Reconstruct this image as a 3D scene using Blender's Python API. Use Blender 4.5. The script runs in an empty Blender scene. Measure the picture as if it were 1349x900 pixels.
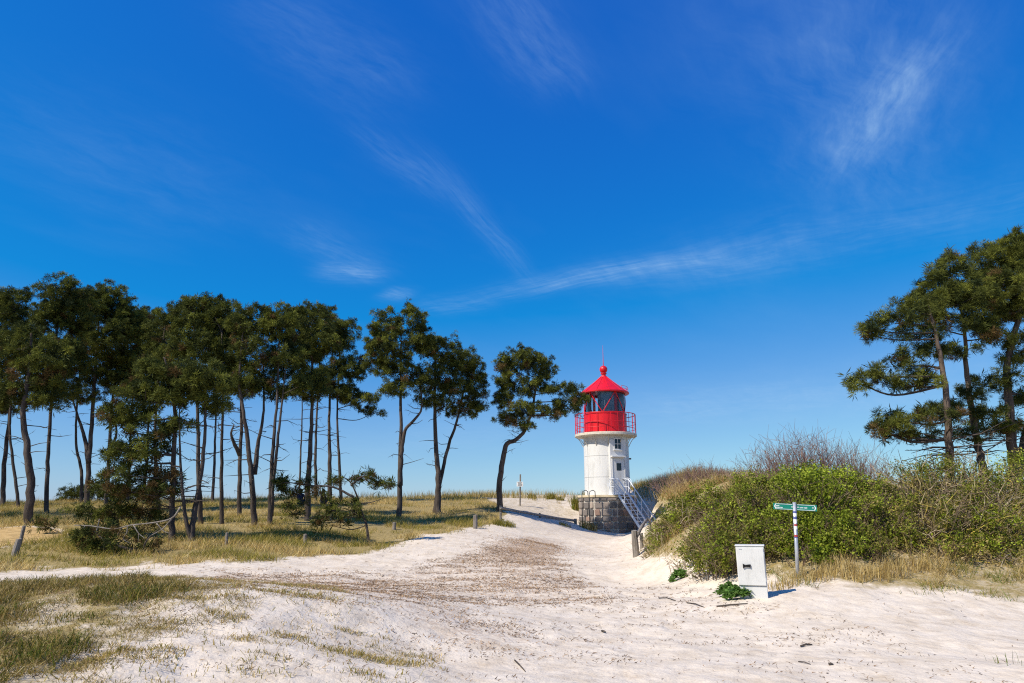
import bpy, bmesh, math, random
import numpy as np
from mathutils import Vector, Matrix

random.seed(7)
rng = np.random.default_rng(7)
scene = bpy.context.scene
col = scene.collection

# ------------------------------------------------------------------ camera, sky, sun, exposure
EYE = 1.65
LENS = 24.0
W0, H0 = 1349.0, 900.0
F = LENS / 36.0 * W0
PITCH = math.radians(13.9)
cam_d = bpy.data.cameras.new('camera')
cam = bpy.data.objects.new('camera', cam_d)
col.objects.link(cam)
cam_d.sensor_width = 36.0
cam_d.lens = LENS
cam_d.clip_start = 0.1
cam_d.clip_end = 20000
cam.location = (0, 0, EYE)
cam.rotation_euler = (math.radians(90) + PITCH, 0, 0)
scene.camera = cam

SUN_EL = math.radians(45)
SUN_AZ = math.radians(56)           # left of straight behind the camera
sdir = Vector((-math.sin(SUN_AZ) * math.cos(SUN_EL), -math.cos(SUN_AZ) * math.cos(SUN_EL), math.sin(SUN_EL)))
sl = bpy.data.lights.new('sun', 'SUN')
sl.energy = 4.8
sl.angle = math.radians(0.53)
sl.color = (1.0, 0.91, 0.77)
so = bpy.data.objects.new('sun', sl)
col.objects.link(so)
so.rotation_euler = (-sdir).to_track_quat('-Z', 'Y').to_euler()
so.location = (-30, -20, 40)

vs = scene.view_settings
vs.view_transform = 'Standard'
vs.look = 'None'
vs.exposure = 0.3
vs.gamma = 1.0
vs.use_curve_mapping = False
scene.render.engine = 'CYCLES'
scene.cycles.use_denoising = False
scene.cycles.filter_width = 1.15
scene.cycles.max_bounces = 6
scene.cycles.transparent_max_bounces = 12


def ray(u, v):
    """world direction through a photograph point, scaled so that dir.y == 1"""
    x = (u - W0 / 2) / F
    y = (H0 / 2 - v) / F
    cp, sp = math.cos(PITCH), math.sin(PITCH)
    dy = cp - y * sp
    dz = sp + y * cp
    return x / dy, dz / dy


def P(u, v, Y):
    a, b = ray(u, v)
    return Vector((a * Y, Y, EYE + b * Y))


def proj(x, y, z):
    """vectorised projection to photograph coordinates"""
    cp, sp = math.cos(PITCH), math.sin(PITCH)
    zz = z - EYE
    d = y * cp + zz * sp
    up = -y * sp + zz * cp
    d = np.where(d < 0.05, 0.05, d)
    return W0 / 2 + F * x / d, H0 / 2 - F * up / d


def px(Y):
    """metres per photograph pixel near the horizon at distance Y"""
    return Y / F * math.cos(PITCH)


# ------------------------------------------------------------------ world
world = bpy.data.worlds.new('World')
scene.world = world
world.use_nodes = True
world.cycles.sampling_method = 'MANUAL'
world.cycles.sample_map_resolution = 512
wn, wl = world.node_tree.nodes, world.node_tree.links
wn.clear()
wo = wn.new('ShaderNodeOutputWorld')
bg = wn.new('ShaderNodeBackground')
sky = wn.new('ShaderNodeTexSky')
sky.sky_type = 'NISHITA'
sky.sun_disc = False
sky.sun_elevation = SUN_EL
sky.sun_rotation = math.atan2(sdir.x, sdir.y)
sky.altitude = 0
sky.air_density = 1.0
sky.dust_density = 0.2
sky.ozone_density = 6.0
bg.inputs['Strength'].default_value = 0.081


def wmath(op, a, b=None, c=None, clamp=False):
    n = wn.new('ShaderNodeMath')
    n.operation = op
    n.use_clamp = clamp
    for i, s in enumerate((a, b, c)):
        if s is None:
            continue
        if isinstance(s, (int, float)):
            n.inputs[i].default_value = s
        else:
            wl.new(s, n.inputs[i])
    return n.outputs[0]


# grade of the clear sky: deep, polarised looking blue
sc3 = wn.new('ShaderNodeSeparateColor')
wl.new(sky.outputs[0], sc3.inputs[0])
cc3 = wn.new('ShaderNodeCombineColor')
wl.new(wmath('MAXIMUM', wmath('SMOOTH_MIN', wmath('MULTIPLY_ADD', sc3.outputs[0], 1.7, -2.2), wmath('MULTIPLY_ADD', sc3.outputs[0], 0.88, -0.35), 0.8), 0.08), cc3.inputs[0])
wl.new(wmath('MULTIPLY', sc3.outputs[1], 1.02), cc3.inputs[1])
wl.new(wmath('MULTIPLY', wmath('POWER', wmath('DIVIDE', wmath('MAXIMUM', sc3.outputs[2], 0.01), 6.7), 0.42), 8.2), cc3.inputs[2])

tc = wn.new('ShaderNodeTexCoord')
sep = wn.new('ShaderNodeSeparateXYZ')
wl.new(tc.outputs['Generated'], sep.inputs[0])
den = wmath('MAXIMUM', wmath('ADD', sep.outputs[2], 0.06), 0.03)
cx = wmath('DIVIDE', sep.outputs[0], den)
cy = wmath('DIVIDE', sep.outputs[1], den)


def cpos(u, v):
    a, b = ray(u, v)
    d = Vector((a, 1.0, b)).normalized()
    k = max(d.z + 0.06, 0.03)
    return d.x / k, d.y / k


def wnoise(sx, sy, ang, scale, detail=7, rough=0.6, dist=0.0, off=(0, 0)):
    """noise on the cloud sheet, stretched along a direction"""
    ca, sa = math.cos(ang), math.sin(ang)
    xr = wmath('ADD', wmath('MULTIPLY', cx, ca * sx), wmath('MULTIPLY_ADD', cy, sa * sx, off[0]))
    yr = wmath('ADD', wmath('MULTIPLY', cx, -sa * sy), wmath('MULTIPLY_ADD', cy, ca * sy, off[1]))
    cb = wn.new('ShaderNodeCombineXYZ')
    wl.new(xr, cb.inputs[0])
    wl.new(yr, cb.inputs[1])
    n = wn.new('ShaderNodeTexNoise')
    n.inputs['Scale'].default_value = scale
    n.inputs['Detail'].default_value = detail
    n.inputs['Roughness'].default_value = rough
    n.inputs['Distortion'].default_value = dist
    wl.new(cb.outputs[0], n.inputs['Vector'])
    return n.outputs[0]


# wisps of cirrus: (from, to, width on the sheet, strength)
def wisp(a, b, wid, amp, wid2=None, noise=None):
    ax, ay = cpos(*a)
    bx, by = cpos(*b)
    dx, dy = bx - ax, by - ay
    L = math.hypot(dx, dy)
    dx, dy = dx / L, dy / L
    mx, my = (ax + bx) / 2, (ay + by) / 2
    rx = wmath('SUBTRACT', cx, mx)
    ry = wmath('SUBTRACT', cy, my)
    al = wmath('ADD', wmath('MULTIPLY', rx, dx), wmath('MULTIPLY', ry, dy))
    ac = wmath('ADD', wmath('MULTIPLY', rx, -dy), wmath('MULTIPLY', ry, dx))
    if noise is not None:
        ac = wmath('MULTIPLY_ADD', wmath('SUBTRACT', noise, 0.5), wid * 1.6, ac)
    cb = wn.new('ShaderNodeCombineXYZ')
    shear = 0.35
    wl.new(wmath('ADD', wmath('MULTIPLY', al, 1.6 / max(L, 0.4)), wmath('MULTIPLY_ADD', ac, -shear / wid, a[0] * 0.37)), cb.inputs[0])
    wl.new(wmath('MULTIPLY_ADD', ac, 1.5 / wid, wmath('MULTIPLY_ADD', al, 1.3 / max(L, 0.4), b[1] * 0.21)), cb.inputs[1])
    fn = wn.new('ShaderNodeTexNoise')
    fn.inputs['Scale'].default_value = 1.9
    fn.inputs['Detail'].default_value = 5
    fn.inputs['Roughness'].default_value = 0.66
    fn.inputs['Distortion'].default_value = 0.0
    wl.new(cb.outputs[0], fn.inputs['Vector'])
    fm = wn.new('ShaderNodeMapRange')
    fm.inputs['From Min'].default_value = 0.34
    fm.inputs['From Max'].default_value = 0.72
    wl.new(fn.outputs[0], fm.inputs['Value'])
    e = wmath('ADD', wmath('POWER', wmath('ABSOLUTE', wmath('DIVIDE', al, L * 0.55)), 3.0),
              wmath('POWER', wmath('ABSOLUTE', wmath('DIVIDE', ac, wid)), 2.0))
    g = wmath('POWER', 2.718, wmath('MULTIPLY', e, -1.0))
    return wmath('MULTIPLY', wmath('MULTIPLY', g, amp), wmath('MULTIPLY_ADD', fm.outputs[0], 1.15, 0.28))


n_warp = wnoise(1, 1, 0, 2.2, 4, 0.5)
n_fine = wnoise(1.0, 5.0, math.radians(62), 3.2, 4, 0.65)
n_fine2 = wnoise(1.2, 4.0, math.radians(20), 4.0, 4, 0.66, 0.0, (3.1, 1.7))
n_big = wnoise(1.0, 1.7, math.radians(50), 0.85, 4, 0.55, 0.0, (7.3, 2.2))

wis = [
    wisp((660, 384), (960, 334), 0.085, 0.75, noise=n_warp),
    wisp((780, 368), (1060, 345), 0.15, 0.30, noise=n_warp),
    wisp((900, 345), (1400, 262), 0.20, 0.30, noise=n_warp),
    wisp((1130, 190), (1240, 40), 0.08, 0.50, noise=n_warp),
    wisp((1105, 230), (1215, 80), 0.06, 0.40, noise=n_warp),
    wisp((1075, -20), (1180, 260), 0.21, 0.40, noise=n_warp),
    wisp((575, 220), (690, 358), 0.040, 0.36, noise=n_warp),
    wisp((400, 300), (490, 362), 0.10, 0.26, noise=n_warp),
    wisp((425, 354), (498, 364), 0.085, 0.75, noise=n_warp),
    wisp((508, 384), (536, 392), 0.075, 0.6, noise=n_warp),
    wisp((555, 405), (640, 398), 0.10, 0.36, noise=n_warp),
    wisp((650, -20), (735, 115), 0.07, 0.36, noise=n_warp),
    wisp((330, 0), (520, 130), 0.12, 0.24, noise=n_warp),
    wisp((480, 170), (580, 260), 0.05, 0.25, noise=n_warp),
    wisp((20, 120), (260, 300), 0.25, 0.14, noise=n_warp),
    wisp((840, 545), (1130, 520), 0.6, 0.60, noise=n_warp),
    wisp((480, 600), (700, 560), 0.7, 0.35, noise=n_warp),
    wisp((1160, 545), (1240, 465), 0.3, 0.45, noise=n_warp),
]
acc = wis[0]
for w_ in wis[1:]:
    acc = wmath('ADD', acc, w_)
mr = wn.new('ShaderNodeMapRange')
mr.inputs['From Min'].default_value = 0.36
mr.inputs['From Max'].default_value = 0.74
wl.new(n_fine, mr.inputs['Value'])
mr2 = wn.new('ShaderNodeMapRange')
mr2.inputs['From Min'].default_value = 0.30
mr2.inputs['From Max'].default_value = 0.75
wl.new(n_fine2, mr2.inputs['Value'])
tex = wmath('ADD', wmath('MULTIPLY_ADD', mr.outputs[0], 0.35, 0.38), wmath('MULTIPLY', mr2.outputs[0], 0.3))
cl = wmath('MULTIPLY', acc, tex)
mr3 = wn.new('ShaderNodeMapRange')
mr3.inputs['From Min'].default_value = 0.50
mr3.inputs['From Max'].default_value = 0.95
wl.new(n_big, mr3.inputs['Value'])
veil = wmath('MULTIPLY', mr3.outputs[0], wmath('MULTIPLY_ADD', tex, 0.35, 0.10))
fac = wmath('ADD', cl, wmath('MULTIPLY', veil, 0.40))
fac = wmath('MINIMUM', wmath('MULTIPLY', fac, 0.48), 0.7, clamp=True)
mix = wn.new('ShaderNodeMix')
mix.data_type = 'RGBA'
wl.new(fac, mix.inputs[0])
wl.new(cc3.outputs[0], mix.inputs[6])
mix.inputs[7].default_value = (4.3, 6.5, 9.2, 1)
wl.new(mix.outputs[2], bg.inputs['Color'])
wl.new(bg.outputs[0], wo.inputs['Surface'])


# ------------------------------------------------------------------ noise
def hash2(ix, iy, seed):
    h = (ix.astype(np.int64) * 374761393 + iy.astype(np.int64) * 668265263 + seed * 974634777) & 0x7fffffff
    h = ((h ^ (h >> 13)) * 1274126177) & 0x7fffffff
    return ((h ^ (h >> 16)) & 0xffff) / 65535.0


def vnoise(x, y, seed=0):
    x = np.asarray(x, float)
    y = np.asarray(y, float)
    ix, iy = np.floor(x), np.floor(y)
    fx, fy = x - ix, y - iy
    fx = fx * fx * (3 - 2 * fx)
    fy = fy * fy * (3 - 2 * fy)
    a = hash2(ix, iy, seed)
    b = hash2(ix + 1, iy, seed)
    c = hash2(ix, iy + 1, seed)
    d = hash2(ix + 1, iy + 1, seed)
    return a + (b - a) * fx + (c - a) * fy + (a - b - c + d) * fx * fy


def fbm(x, y, oct=4, seed=0):
    s, a, t = 0.0, 1.0, 0.0
    for i in range(oct):
        s = s + a * vnoise(x * 2 ** i + i * 17.3, y * 2 ** i - i * 9.1, seed + i)
        t += a
        a *= 0.5
    return s / t


def sstep(a, b, x):
    t = np.clip((x - a) / (b - a), 0, 1)
    return t * t * (3 - 2 * t)


# ------------------------------------------------------------------ terrain height
CP = []                                      # world control points


def cp(u, v, Y):
    p = P(u, v, Y)
    CP.append((p.x, p.y, p.z))


for X in (-1.5, 1, 4, 8, 13, 20):            # open sand in front
    for Y in (-6, 0, 4, 8):
        CP.append((X, Y, 0.0))
for X, Y in ((3, 11), (8, 11), (14, 11), (22, 11), (0.5, 11), (0, 14), (2, 16)):
    CP.append((X, Y, 0.0))
# foreground mound
for a in ((0, 790, 8.6), (120, 776, 9.0), (235, 768, 9.2), (0, 850, 6.4), (0, 900, 5.2), (150, 830, 7.2), (250, 800, 8.0),
          (330, 785, 9.0), (420, 800, 8.6), (300, 860, 6.6), (450, 850, 7.2), (540, 880, 6.9), (500, 815, 8.9), (150, 900, 5.4),
          (-200, 820, 7.5), (-400, 800, 8.0)):
    cp(*a)
for X, Y, z in ((-3, 2, 0.35), (-8, 2, 0.45), (-3, -5, 0.2), (-12, 0, 0.4), (-12, 6, 0.6), (-20, 5, 0.6), (-20, -5, 0.5)):
    CP.append((X, Y, z))
# track behind the mound, edge of the wood, wood floor, crest
for a in ((40, 766, 15.5), (200, 762, 16), (330, 762, 17), (450, 765, 17.5), (600, 760, 19), (700, 755, 19),
          (15, 733, 20.5), (120, 745, 19.5), (250, 742, 19.5), (340, 738, 20.5), (430, 733, 22), (500, 722, 24), (560, 707, 27),
          (626, 697, 31), (520, 715, 27), (-150, 735, 21), (-350, 740, 22),
          (252, 712, 24), (226, 713, 24), (100, 715, 23), (37, 692, 28), (-80, 700, 28), (265, 690, 30), (335, 692, 29), (356, 692, 29),
          (405, 686, 31), (315, 680, 34), (209, 676, 36), (61, 676, 34), (526, 683, 36), (577, 678, 38), (657, 673, 39),
          (110, 664, 42), (280, 662, 43), (430, 659, 45), (0, 662, 44), (-150, 665, 44),
          (620, 656, 50), (520, 658, 50), (450, 658, 52), (300, 661, 52), (100, 664, 52), (690, 659, 50), (-200, 664, 52),
          (700, 715, 28), (760, 730, 25), (700, 692, 36), (660, 690, 34), (740, 692, 41), (700, 674, 43), (745, 675, 48), (757, 690, 45), (767, 692, 43.6),
          (780, 699, 43), (835, 703, 42.5), (800, 712, 36), (830, 738, 22.5), (760, 748, 21), (720, 657, 56), (760, 652, 60),
          (690, 652, 60)):
    cp(*a)
# bank on the right with the shrubs
for a in ((900, 762, 17), (870, 752, 19), (940, 775, 14.6), (992, 790, 12.3), (960, 790, 12.6), (1051, 762, 13.6), (1020, 775, 13.0),
          (1110, 778, 12.6), (1200, 785, 12.3), (1280, 792, 12.1), (1349, 797, 12), (1450, 800, 12), (1110, 760, 13.3), (1200, 768, 13.1),
          (1300, 772, 13.1), (1400, 772, 13.2), (930, 740, 17.5), (880, 725, 21), (850, 720, 23.5)):
    cp(*a)
for X, Y, z in ((5.6, 15, .85), (8, 15, .9), (11, 15, .9), (15, 15, .9), (5.5, 17.5, 1.6), (9, 18, 1.7), (13, 18, 1.7), (19, 18, 1.7),
                (4.7, 20, 1.2), (6.2, 22, 1.95), (9, 22, 2.3), (14, 23, 2.3), (20, 24, 2.4), (5.9, 24, 1.35), (5.0, 24.5, 0.35), (5.35, 27, 0.35), (7.5, 28, 2.4), (12, 30, 2.7), (20, 32, 2.6),
                (8.4, 35, 2.5), (10, 38, 3.0), (16, 42, 3.0), (25, 45, 3.0), (10.1, 44.2, 3.35), (9.9, 47, 3.3), (13, 48, 3.2), (30, 30, 2.5),
                (9.0, 50, 3.2), (30, 18, 1.6), (30, 60, 2.5), (12, 60, 2.6), (5.9, 30, 0.25), (6.9, 36, 0.15), (8.4, 42, 0.1), (7.4, 32, 1.6),
                (8.9, 45.5, 0.9), (7.0, 48.8, 1.5), (5.0, 49, 1.7)):
    CP.append((X, Y, z))
for X, Y, z in ((-30, 62, 1.9), (-10, 62, 2.2), (-50, 45, 1.8), (-50, 25, 1.2), (-50, 60, 1.6), (-30, 15, .2), (-50, 5, .5), (45, 10, .1), (45, 40, 2.6)):
    CP.append((X, Y, z))
CPA = np.array(CP)
_c = 1.2


def _phi(d2):
    return np.sqrt(d2 + _c * _c)


_n = len(CPA)
_D = ((CPA[:, None, :2] - CPA[None, :, :2]) ** 2).sum(-1)
_A = np.zeros((_n + 3, _n + 3))
_A[:_n, :_n] = _phi(_D) - np.eye(_n) * 0.12
_A[:_n, _n] = 1
_A[:_n, _n + 1:_n + 3] = CPA[:, :2]
_A[_n, :_n] = 1
_A[_n + 1:, :_n] = CPA[:, :2].T
_wt = np.linalg.solve(_A, np.concatenate([CPA[:, 2], np.zeros(3)]))


def hbase(x, y):
    x = np.asarray(x, float).ravel()
    y = np.asarray(y, float).ravel()
    xi = np.clip(x, -50, 45)
    yi = np.clip(y, -6, 62)
    out = np.empty(len(x))
    for i in range(0, len(x), 20000):
        s = slice(i, i + 20000)
        d2 = (xi[s, None] - CPA[None, :, 0]) ** 2 + (yi[s, None] - CPA[None, :, 1]) ** 2
        out[s] = _phi(d2) @ _wt[:_n] + _wt[_n] + xi[s] * _wt[_n + 1] + yi[s] * _wt[_n + 2]
    return out


def in_poly(u, v, poly):
    u = np.asarray(u)
    v = np.asarray(v)
    c = np.zeros(u.shape, bool)
    n = len(poly)
    for i in range(n):
        x1, y1 = poly[i]
        x2, y2 = poly[(i + 1) % n]
        if y1 == y2:
            continue
        k = ((y1 > v) != (y2 > v)) & (u < (x2 - x1) * (v - y1) / (y2 - y1) + x1)
        c ^= k
    return c


def height(x, y):
    x = np.asarray(x, float).ravel()
    y = np.asarray(y, float).ravel()
    z = hbase(x, y)
    # beyond the dune the land falls to the beach and the sea
    k = sstep(62, 105, y)
    z = z * (1 - k) + (-3.5) * k
    ko = np.maximum(sstep(45, 160, np.abs(x)), sstep(-6, -80, y))
    z = z * (1 - ko) + np.where(y > 90, -3.5, 0.8) * ko
    near = sstep(80, 40, y) * sstep(60, 35, np.abs(x))
    # trodden, lumpy sand
    lump = (fbm(x * 0.9, y * 0.9, 3, 11) - 0.5) * 0.10 + (fbm(x * 3.3, y * 3.3, 3, 12) - 0.5) * 0.055 * sstep(40, 14, y)
    dents = vnoise(x * 3.4 + 3, y * 2.6, 31)
    busy = sstep(0.40, 0.62, fbm(x * 0.35, y * 0.35, 2, 33)) * sstep(10, 4, x) + 0.2
    lump = lump - 0.045 * sstep(0.60, 0.92, dents) * sstep(26, 14, y) * busy
    return z + lump * near * sstep(0.0, 1.0, np.hypot(x, y) / 2.0)


def H(x, y):
    return float(height([x], [y])[0])


# ------------------------------------------------------------------ helpers
def link(o, parent=None):
    col.objects.link(o)
    if parent is not None:
        o.parent = parent
    return o


def tag(o, label=None, cat=None, group=None, kind=None):
    if label:
        o['label'] = label
    if cat:
        o['category'] = cat
    if group:
        o['group'] = group
    if kind:
        o['kind'] = kind
    return o


def empty(name, loc, rz=0.0):
    o = bpy.data.objects.new(name, None)
    o.location = loc
    o.rotation_euler = (0, 0, rz)
    o.empty_display_size = 0.3
    return link(o)


class MB:
    """collects polygons for one mesh"""

    def __init__(self):
        self.v, self.f, self.c = [], [], []

    def add(self, vs_, fs):
        o = len(self.v)
        self.v += [tuple(p) for p in vs_]
        self.f += [tuple(i + o for i in q) for q in fs]
        return self

    def box(self, c, s, R=None, taper=1.0):
        hx, hy, hz = s[0] / 2, s[1] / 2, s[2] / 2
        pts = []
        for z, t in ((-hz, 1.0), (hz, taper)):
            for x, y in ((-hx, -hy), (hx, -hy), (hx, hy), (-hx, hy)):
                p = Vector((x * t, y * t, z))
                if R is not None:
                    p = R @ p
                pts.append(p + Vector(c))
        return self.add(pts, [(3, 2, 1, 0), (4, 5, 6, 7), (0, 1, 5, 4), (1, 2, 6, 5), (2, 3, 7, 6), (3, 0, 4, 7)])

    def tube(self, pts, rad, n=8, cap=True):
        pts = [Vector(p) for p in pts]
        if not isinstance(rad, (list, tuple, np.ndarray)):
            rad = [rad] * len(pts)
        prev = None
        rings = []
        m = len(pts)
        for i, p in enumerate(pts):
            t = (pts[min(i + 1, m - 1)] - pts[max(i - 1, 0)])
            t = t.normalized() if t.length > 1e-9 else Vector((0, 0, 1))
            if prev is None:
                a = Vector((1, 0, 0)) if abs(t.x) < 0.8 else Vector((0, 1, 0))
                nrm = (a - t * a.dot(t)).normalized()
            else:
                nrm = prev - t * prev.dot(t)
                nrm = nrm.normalized() if nrm.length > 1e-6 else t.orthogonal().normalized()
            prev = nrm
            b = t.cross(nrm)
            rings.append([p + (nrm * math.cos(2 * math.pi * k / n) + b * math.sin(2 * math.pi * k / n)) * rad[i] for k in range(n)])
        vv = [q for r in rings for q in r]
        ff = []
        for i in range(m - 1):
            for k in range(n):
                k2 = (k + 1) % n
                ff.append((i * n + k, i * n + k2, (i + 1) * n + k2, (i + 1) * n + k))
        if cap:
            ff.append(tuple(range(n - 1, -1, -1)))
            ff.append(tuple((m - 1) * n + k for k in range(n)))
        return self.add(vv, ff)

    def lathe(self, prof, n=48, a0=0.0, a1=2 * math.pi, c=(0, 0, 0)):
        full = abs(a1 - a0 - 2 * math.pi) < 1e-6
        cols_ = n if full else n + 1
        vv, ff = [], []
        for r, z in prof:
            for k in range(cols_):
                a = a0 + (a1 - a0) * k / n
                vv.append((c[0] + r * math.cos(a), c[1] + r * math.sin(a), c[2] + z))
        for i in range(len(prof) - 1):
            for k in range(n):
                k2 = (k + 1) % cols_
                ff.append((i * cols_ + k, i * cols_ + k2, (i + 1) * cols_ + k2, (i + 1) * cols_ + k))
        return self.add(vv, ff)

    def build(self, name, mat, parent=None, smooth=False, bevel=0.0, loc=None):
        me = bpy.data.meshes.new(name)
        me.from_pydata(self.v, [], self.f)
        me.update()
        if smooth:
            me.polygons.foreach_set('use_smooth', [True] * len(me.polygons))
        if mat is not None:
            me.materials.append(mat)
        o = bpy.data.objects.new(name, me)
        link(o, parent)
        if loc is not None:
            o.location = loc
        if bevel > 0:
            b = o.modifiers.new('bevel', 'BEVEL')
            b.width = bevel
            b.segments = 2
            b.limit_method = 'ANGLE'
            b.angle_limit = math.radians(35)
        return o


def np_mesh(name, V, Fc, mat, parent=None, colors=None, smooth=False):
    """V (n,3); Fc (m,k) equal sided faces; colors (n,3) on points"""
    V = np.asarray(V, np.float32)
    Fc = np.asarray(Fc, np.int32)
    me = bpy.data.meshes.new(name)
    me.vertices.add(len(V))
    me.vertices.foreach_set('co', V.ravel())
    m, k = Fc.shape
    me.loops.add(m * k)
    me.loops.foreach_set('vertex_index', Fc.ravel())
    me.polygons.add(m)
    me.polygons.foreach_set('loop_start', np.arange(0, m * k, k, dtype=np.int32))
    if smooth:
        me.polygons.foreach_set('use_smooth', np.ones(m, bool))
    me.update(calc_edges=True)
    if colors is not None:
        at = me.attributes.new('tint', 'FLOAT_COLOR', 'POINT')
        c4 = np.ones((len(V), 4), np.float32)
        c4[:, :3] = colors
        at.data.foreach_set('color', c4.ravel())
    if mat is not None:
        me.materials.append(mat)
    o = bpy.data.objects.new(name, me)
    return link(o, parent)


# ------------------------------------------------------------------ materials
def newmat(name):
    m = bpy.data.materials.new(name)
    m.use_nodes = True
    return m, m.node_tree.nodes, m.node_tree.links, m.node_tree.nodes['Principled BSDF']


def ramp(n, stops):
    r = n.new('ShaderNodeValToRGB')
    e = r.color_ramp.elements
    e[0].position, e[0].color = stops[0][0], (*stops[0][1], 1)
    e[1].position, e[1].color = stops[-1][0], (*stops[-1][1], 1)
    for p, c in stops[1:-1]:
        x = e.new(p)
        x.color = (*c, 1)
    return r


def plain(name, c1, c2=None, rough=0.6, scale=6.0, bump=0.0, bscale=30.0, metal=0.0, stretch=None, detail=6, spec=0.5, lo=0.35, hi=0.65):
    m, n, l, b = newmat(name)
    b.inputs['Roughness'].default_value = rough
    b.inputs['Metallic'].default_value = metal
    b.inputs['Specular IOR Level'].default_value = spec
    t = n.new('ShaderNodeTexCoord')
    src = t.outputs['Object']
    if stretch:
        mp = n.new('ShaderNodeMapping')
        mp.inputs['Scale'].default_value = stretch
        l.new(src, mp.inputs[0])
        src = mp.outputs[0]
    if c2 is None:
        b.inputs['Base Color'].default_value = (*c1, 1)
    else:
        nz = n.new('ShaderNodeTexNoise')
        nz.inputs['Scale'].default_value = scale
        nz.inputs['Detail'].default_value = detail
        nz.inputs['Roughness'].default_value = 0.65
        l.new(src, nz.inputs['Vector'])
        r = ramp(n, [(lo, c1), (hi, c2)])
        l.new(nz.outputs[0], r.inputs[0])
        l.new(r.outputs[0], b.inputs['Base Color'])
    if bump > 0:
        nb = n.new('ShaderNodeTexNoise')
        nb.inputs['Scale'].default_value = bscale
        nb.inputs['Detail'].default_value = 5
        l.new(src, nb.inputs['Vector'])
        bp = n.new('ShaderNodeBump')
        bp.inputs['Strength'].default_value = min(1.0, bump)
        bp.inputs['Distance'].default_value = 0.02
        l.new(nb.outputs[0], bp.inputs['Height'])
        l.new(bp.outputs[0], b.inputs['Normal'])
    return m


def leafmat(name, rough=0.55, trans=0.25, spec=0.3):
    m, n, l, b = newmat(name)
    a = n.new('ShaderNodeAttribute')
    a.attribute_name = 'tint'
    l.new(a.outputs['Color'], b.inputs['Base Color'])
    b.inputs['Roughness'].default_value = rough
    b.inputs['Specular IOR Level'].default_value = spec
    if trans > 0:
        tr = n.new('ShaderNodeBsdfTranslucent')
        l.new(a.outputs['Color'], tr.inputs['Color'])
        mx = n.new('ShaderNodeMixShader')
        mx.inputs[0].default_value = trans
        l.new(b.outputs[0], mx.inputs[1])
        l.new(tr.outputs[0], mx.inputs[2])
        l.new(mx.outputs[0], n['Material Output'].inputs['Surface'])
    return m


M = {}
M['bark'] = plain('pine_bark', (0.035, 0.027, 0.023), (0.115, 0.094, 0.080), 0.9, 5, 1.0, 26, stretch=(1, 1, 0.22), spec=0.2)
M['bark_orange'] = plain('pine_bark_warm', (0.045, 0.034, 0.027), (0.15, 0.112, 0.088), 0.9, 5, 1.0, 26, stretch=(1, 1, 0.22), spec=0.2)
M['twig'] = plain('dark_twig', (0.04, 0.032, 0.027), (0.10, 0.082, 0.068), 0.9, 8, spec=0.2)
M['bleached'] = plain('bleached_wood', (0.20, 0.175, 0.15), (0.40, 0.36, 0.315), 0.9, 9, 0.6, 40, stretch=(1, 1, 1), spec=0.2)
M['needles'] = leafmat('pine_needles', 0.6, 0.18, 0.06)
M['leaves'] = leafmat('leaves', 0.6, 0.35, 0.12)
M['grass'] = leafmat('grass_blades', 0.7, 0.3, 0.08)
M['stems'] = leafmat('bare_stems', 0.85, 0.0, 0.2)
M['post'] = plain('weathered_wood', (0.13, 0.11, 0.09), (0.30, 0.265, 0.23), 0.9, 7, 1.0, 35, stretch=(1, 1, 0.2), spec=0.2)
M['white'] = plain('white_tower_paint', (0.50, 0.495, 0.47), (0.65, 0.65, 0.64), 0.5, 3.0, 0.1, 8, stretch=(1, 1, 0.25), lo=0.28, hi=0.5)
M['white_rail'] = plain('white_rail_paint', (0.62, 0.66, 0.72), (0.72, 0.75, 0.80), 0.45, 6)
M['red'] = plain('red_tower_paint', (0.40, 0.006, 0.010), (0.64, 0.005, 0.014), 0.42, 4, 0.1, 10, stretch=(1, 1, 0.3), lo=0.28, hi=0.52)
M['cream'] = plain('weathered_cream_paint', (0.52, 0.46, 0.36), (0.66, 0.62, 0.53), 0.7, 6, 0.2, 20)
M['concrete'] = plain('yellowish_capping', (0.50, 0.40, 0.25), (0.62, 0.53, 0.38), 0.85, 5, 0.4, 30)
M['mortar'] = plain('mortar', (0.42, 0.38, 0.33), (0.60, 0.55, 0.48), 0.95, 9, 0.6, 40)
M['darkglass'] = plain('dark_window_glass', (0.012, 0.016, 0.020), None, 0.06)
M['screen'] = plain('blue_grey_curtain', (0.17, 0.23, 0.30), (0.23, 0.30, 0.38), 0.8, 4)
M['iron'] = plain('grey_iron', (0.08, 0.08, 0.085), (0.16, 0.155, 0.15), 0.6, 10, metal=0.6)
M['cabinet'] = plain('grey_plastic', (0.46, 0.455, 0.43), (0.58, 0.58, 0.565), 0.55, 5, 0.05, 60, lo=0.25, hi=0.5, stretch=(1, 1, 0.5))
M['black'] = plain('black_plastic', (0.010, 0.010, 0.011), (0.018, 0.018, 0.019), 0.8, 20, spec=0.1)
M['galv'] = plain('galvanised_steel', (0.42, 0.44, 0.48), (0.56, 0.58, 0.62), 0.42, 14, metal=0.55, stretch=(1, 1, 0.3))
M['signgreen'] = plain('sign_green', (0.0, 0.20, 0.135), (0.005, 0.235, 0.16), 0.35, 5)
M['signwhite'] = plain('sign_white', (0.74, 0.76, 0.76), (0.82, 0.83, 0.83), 0.4, 8)
M['bluesticker'] = plain('blue_sticker', (0.05, 0.07, 0.24), (0.09, 0.11, 0.32), 0.4, 30)
M['redsticker'] = plain('red_sticker', (0.36, 0.04, 0.04), None, 0.4)
M['navy'] = plain('navy_cloth', (0.010, 0.014, 0.040), (0.02, 0.026, 0.06), 0.9, 12)
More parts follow.
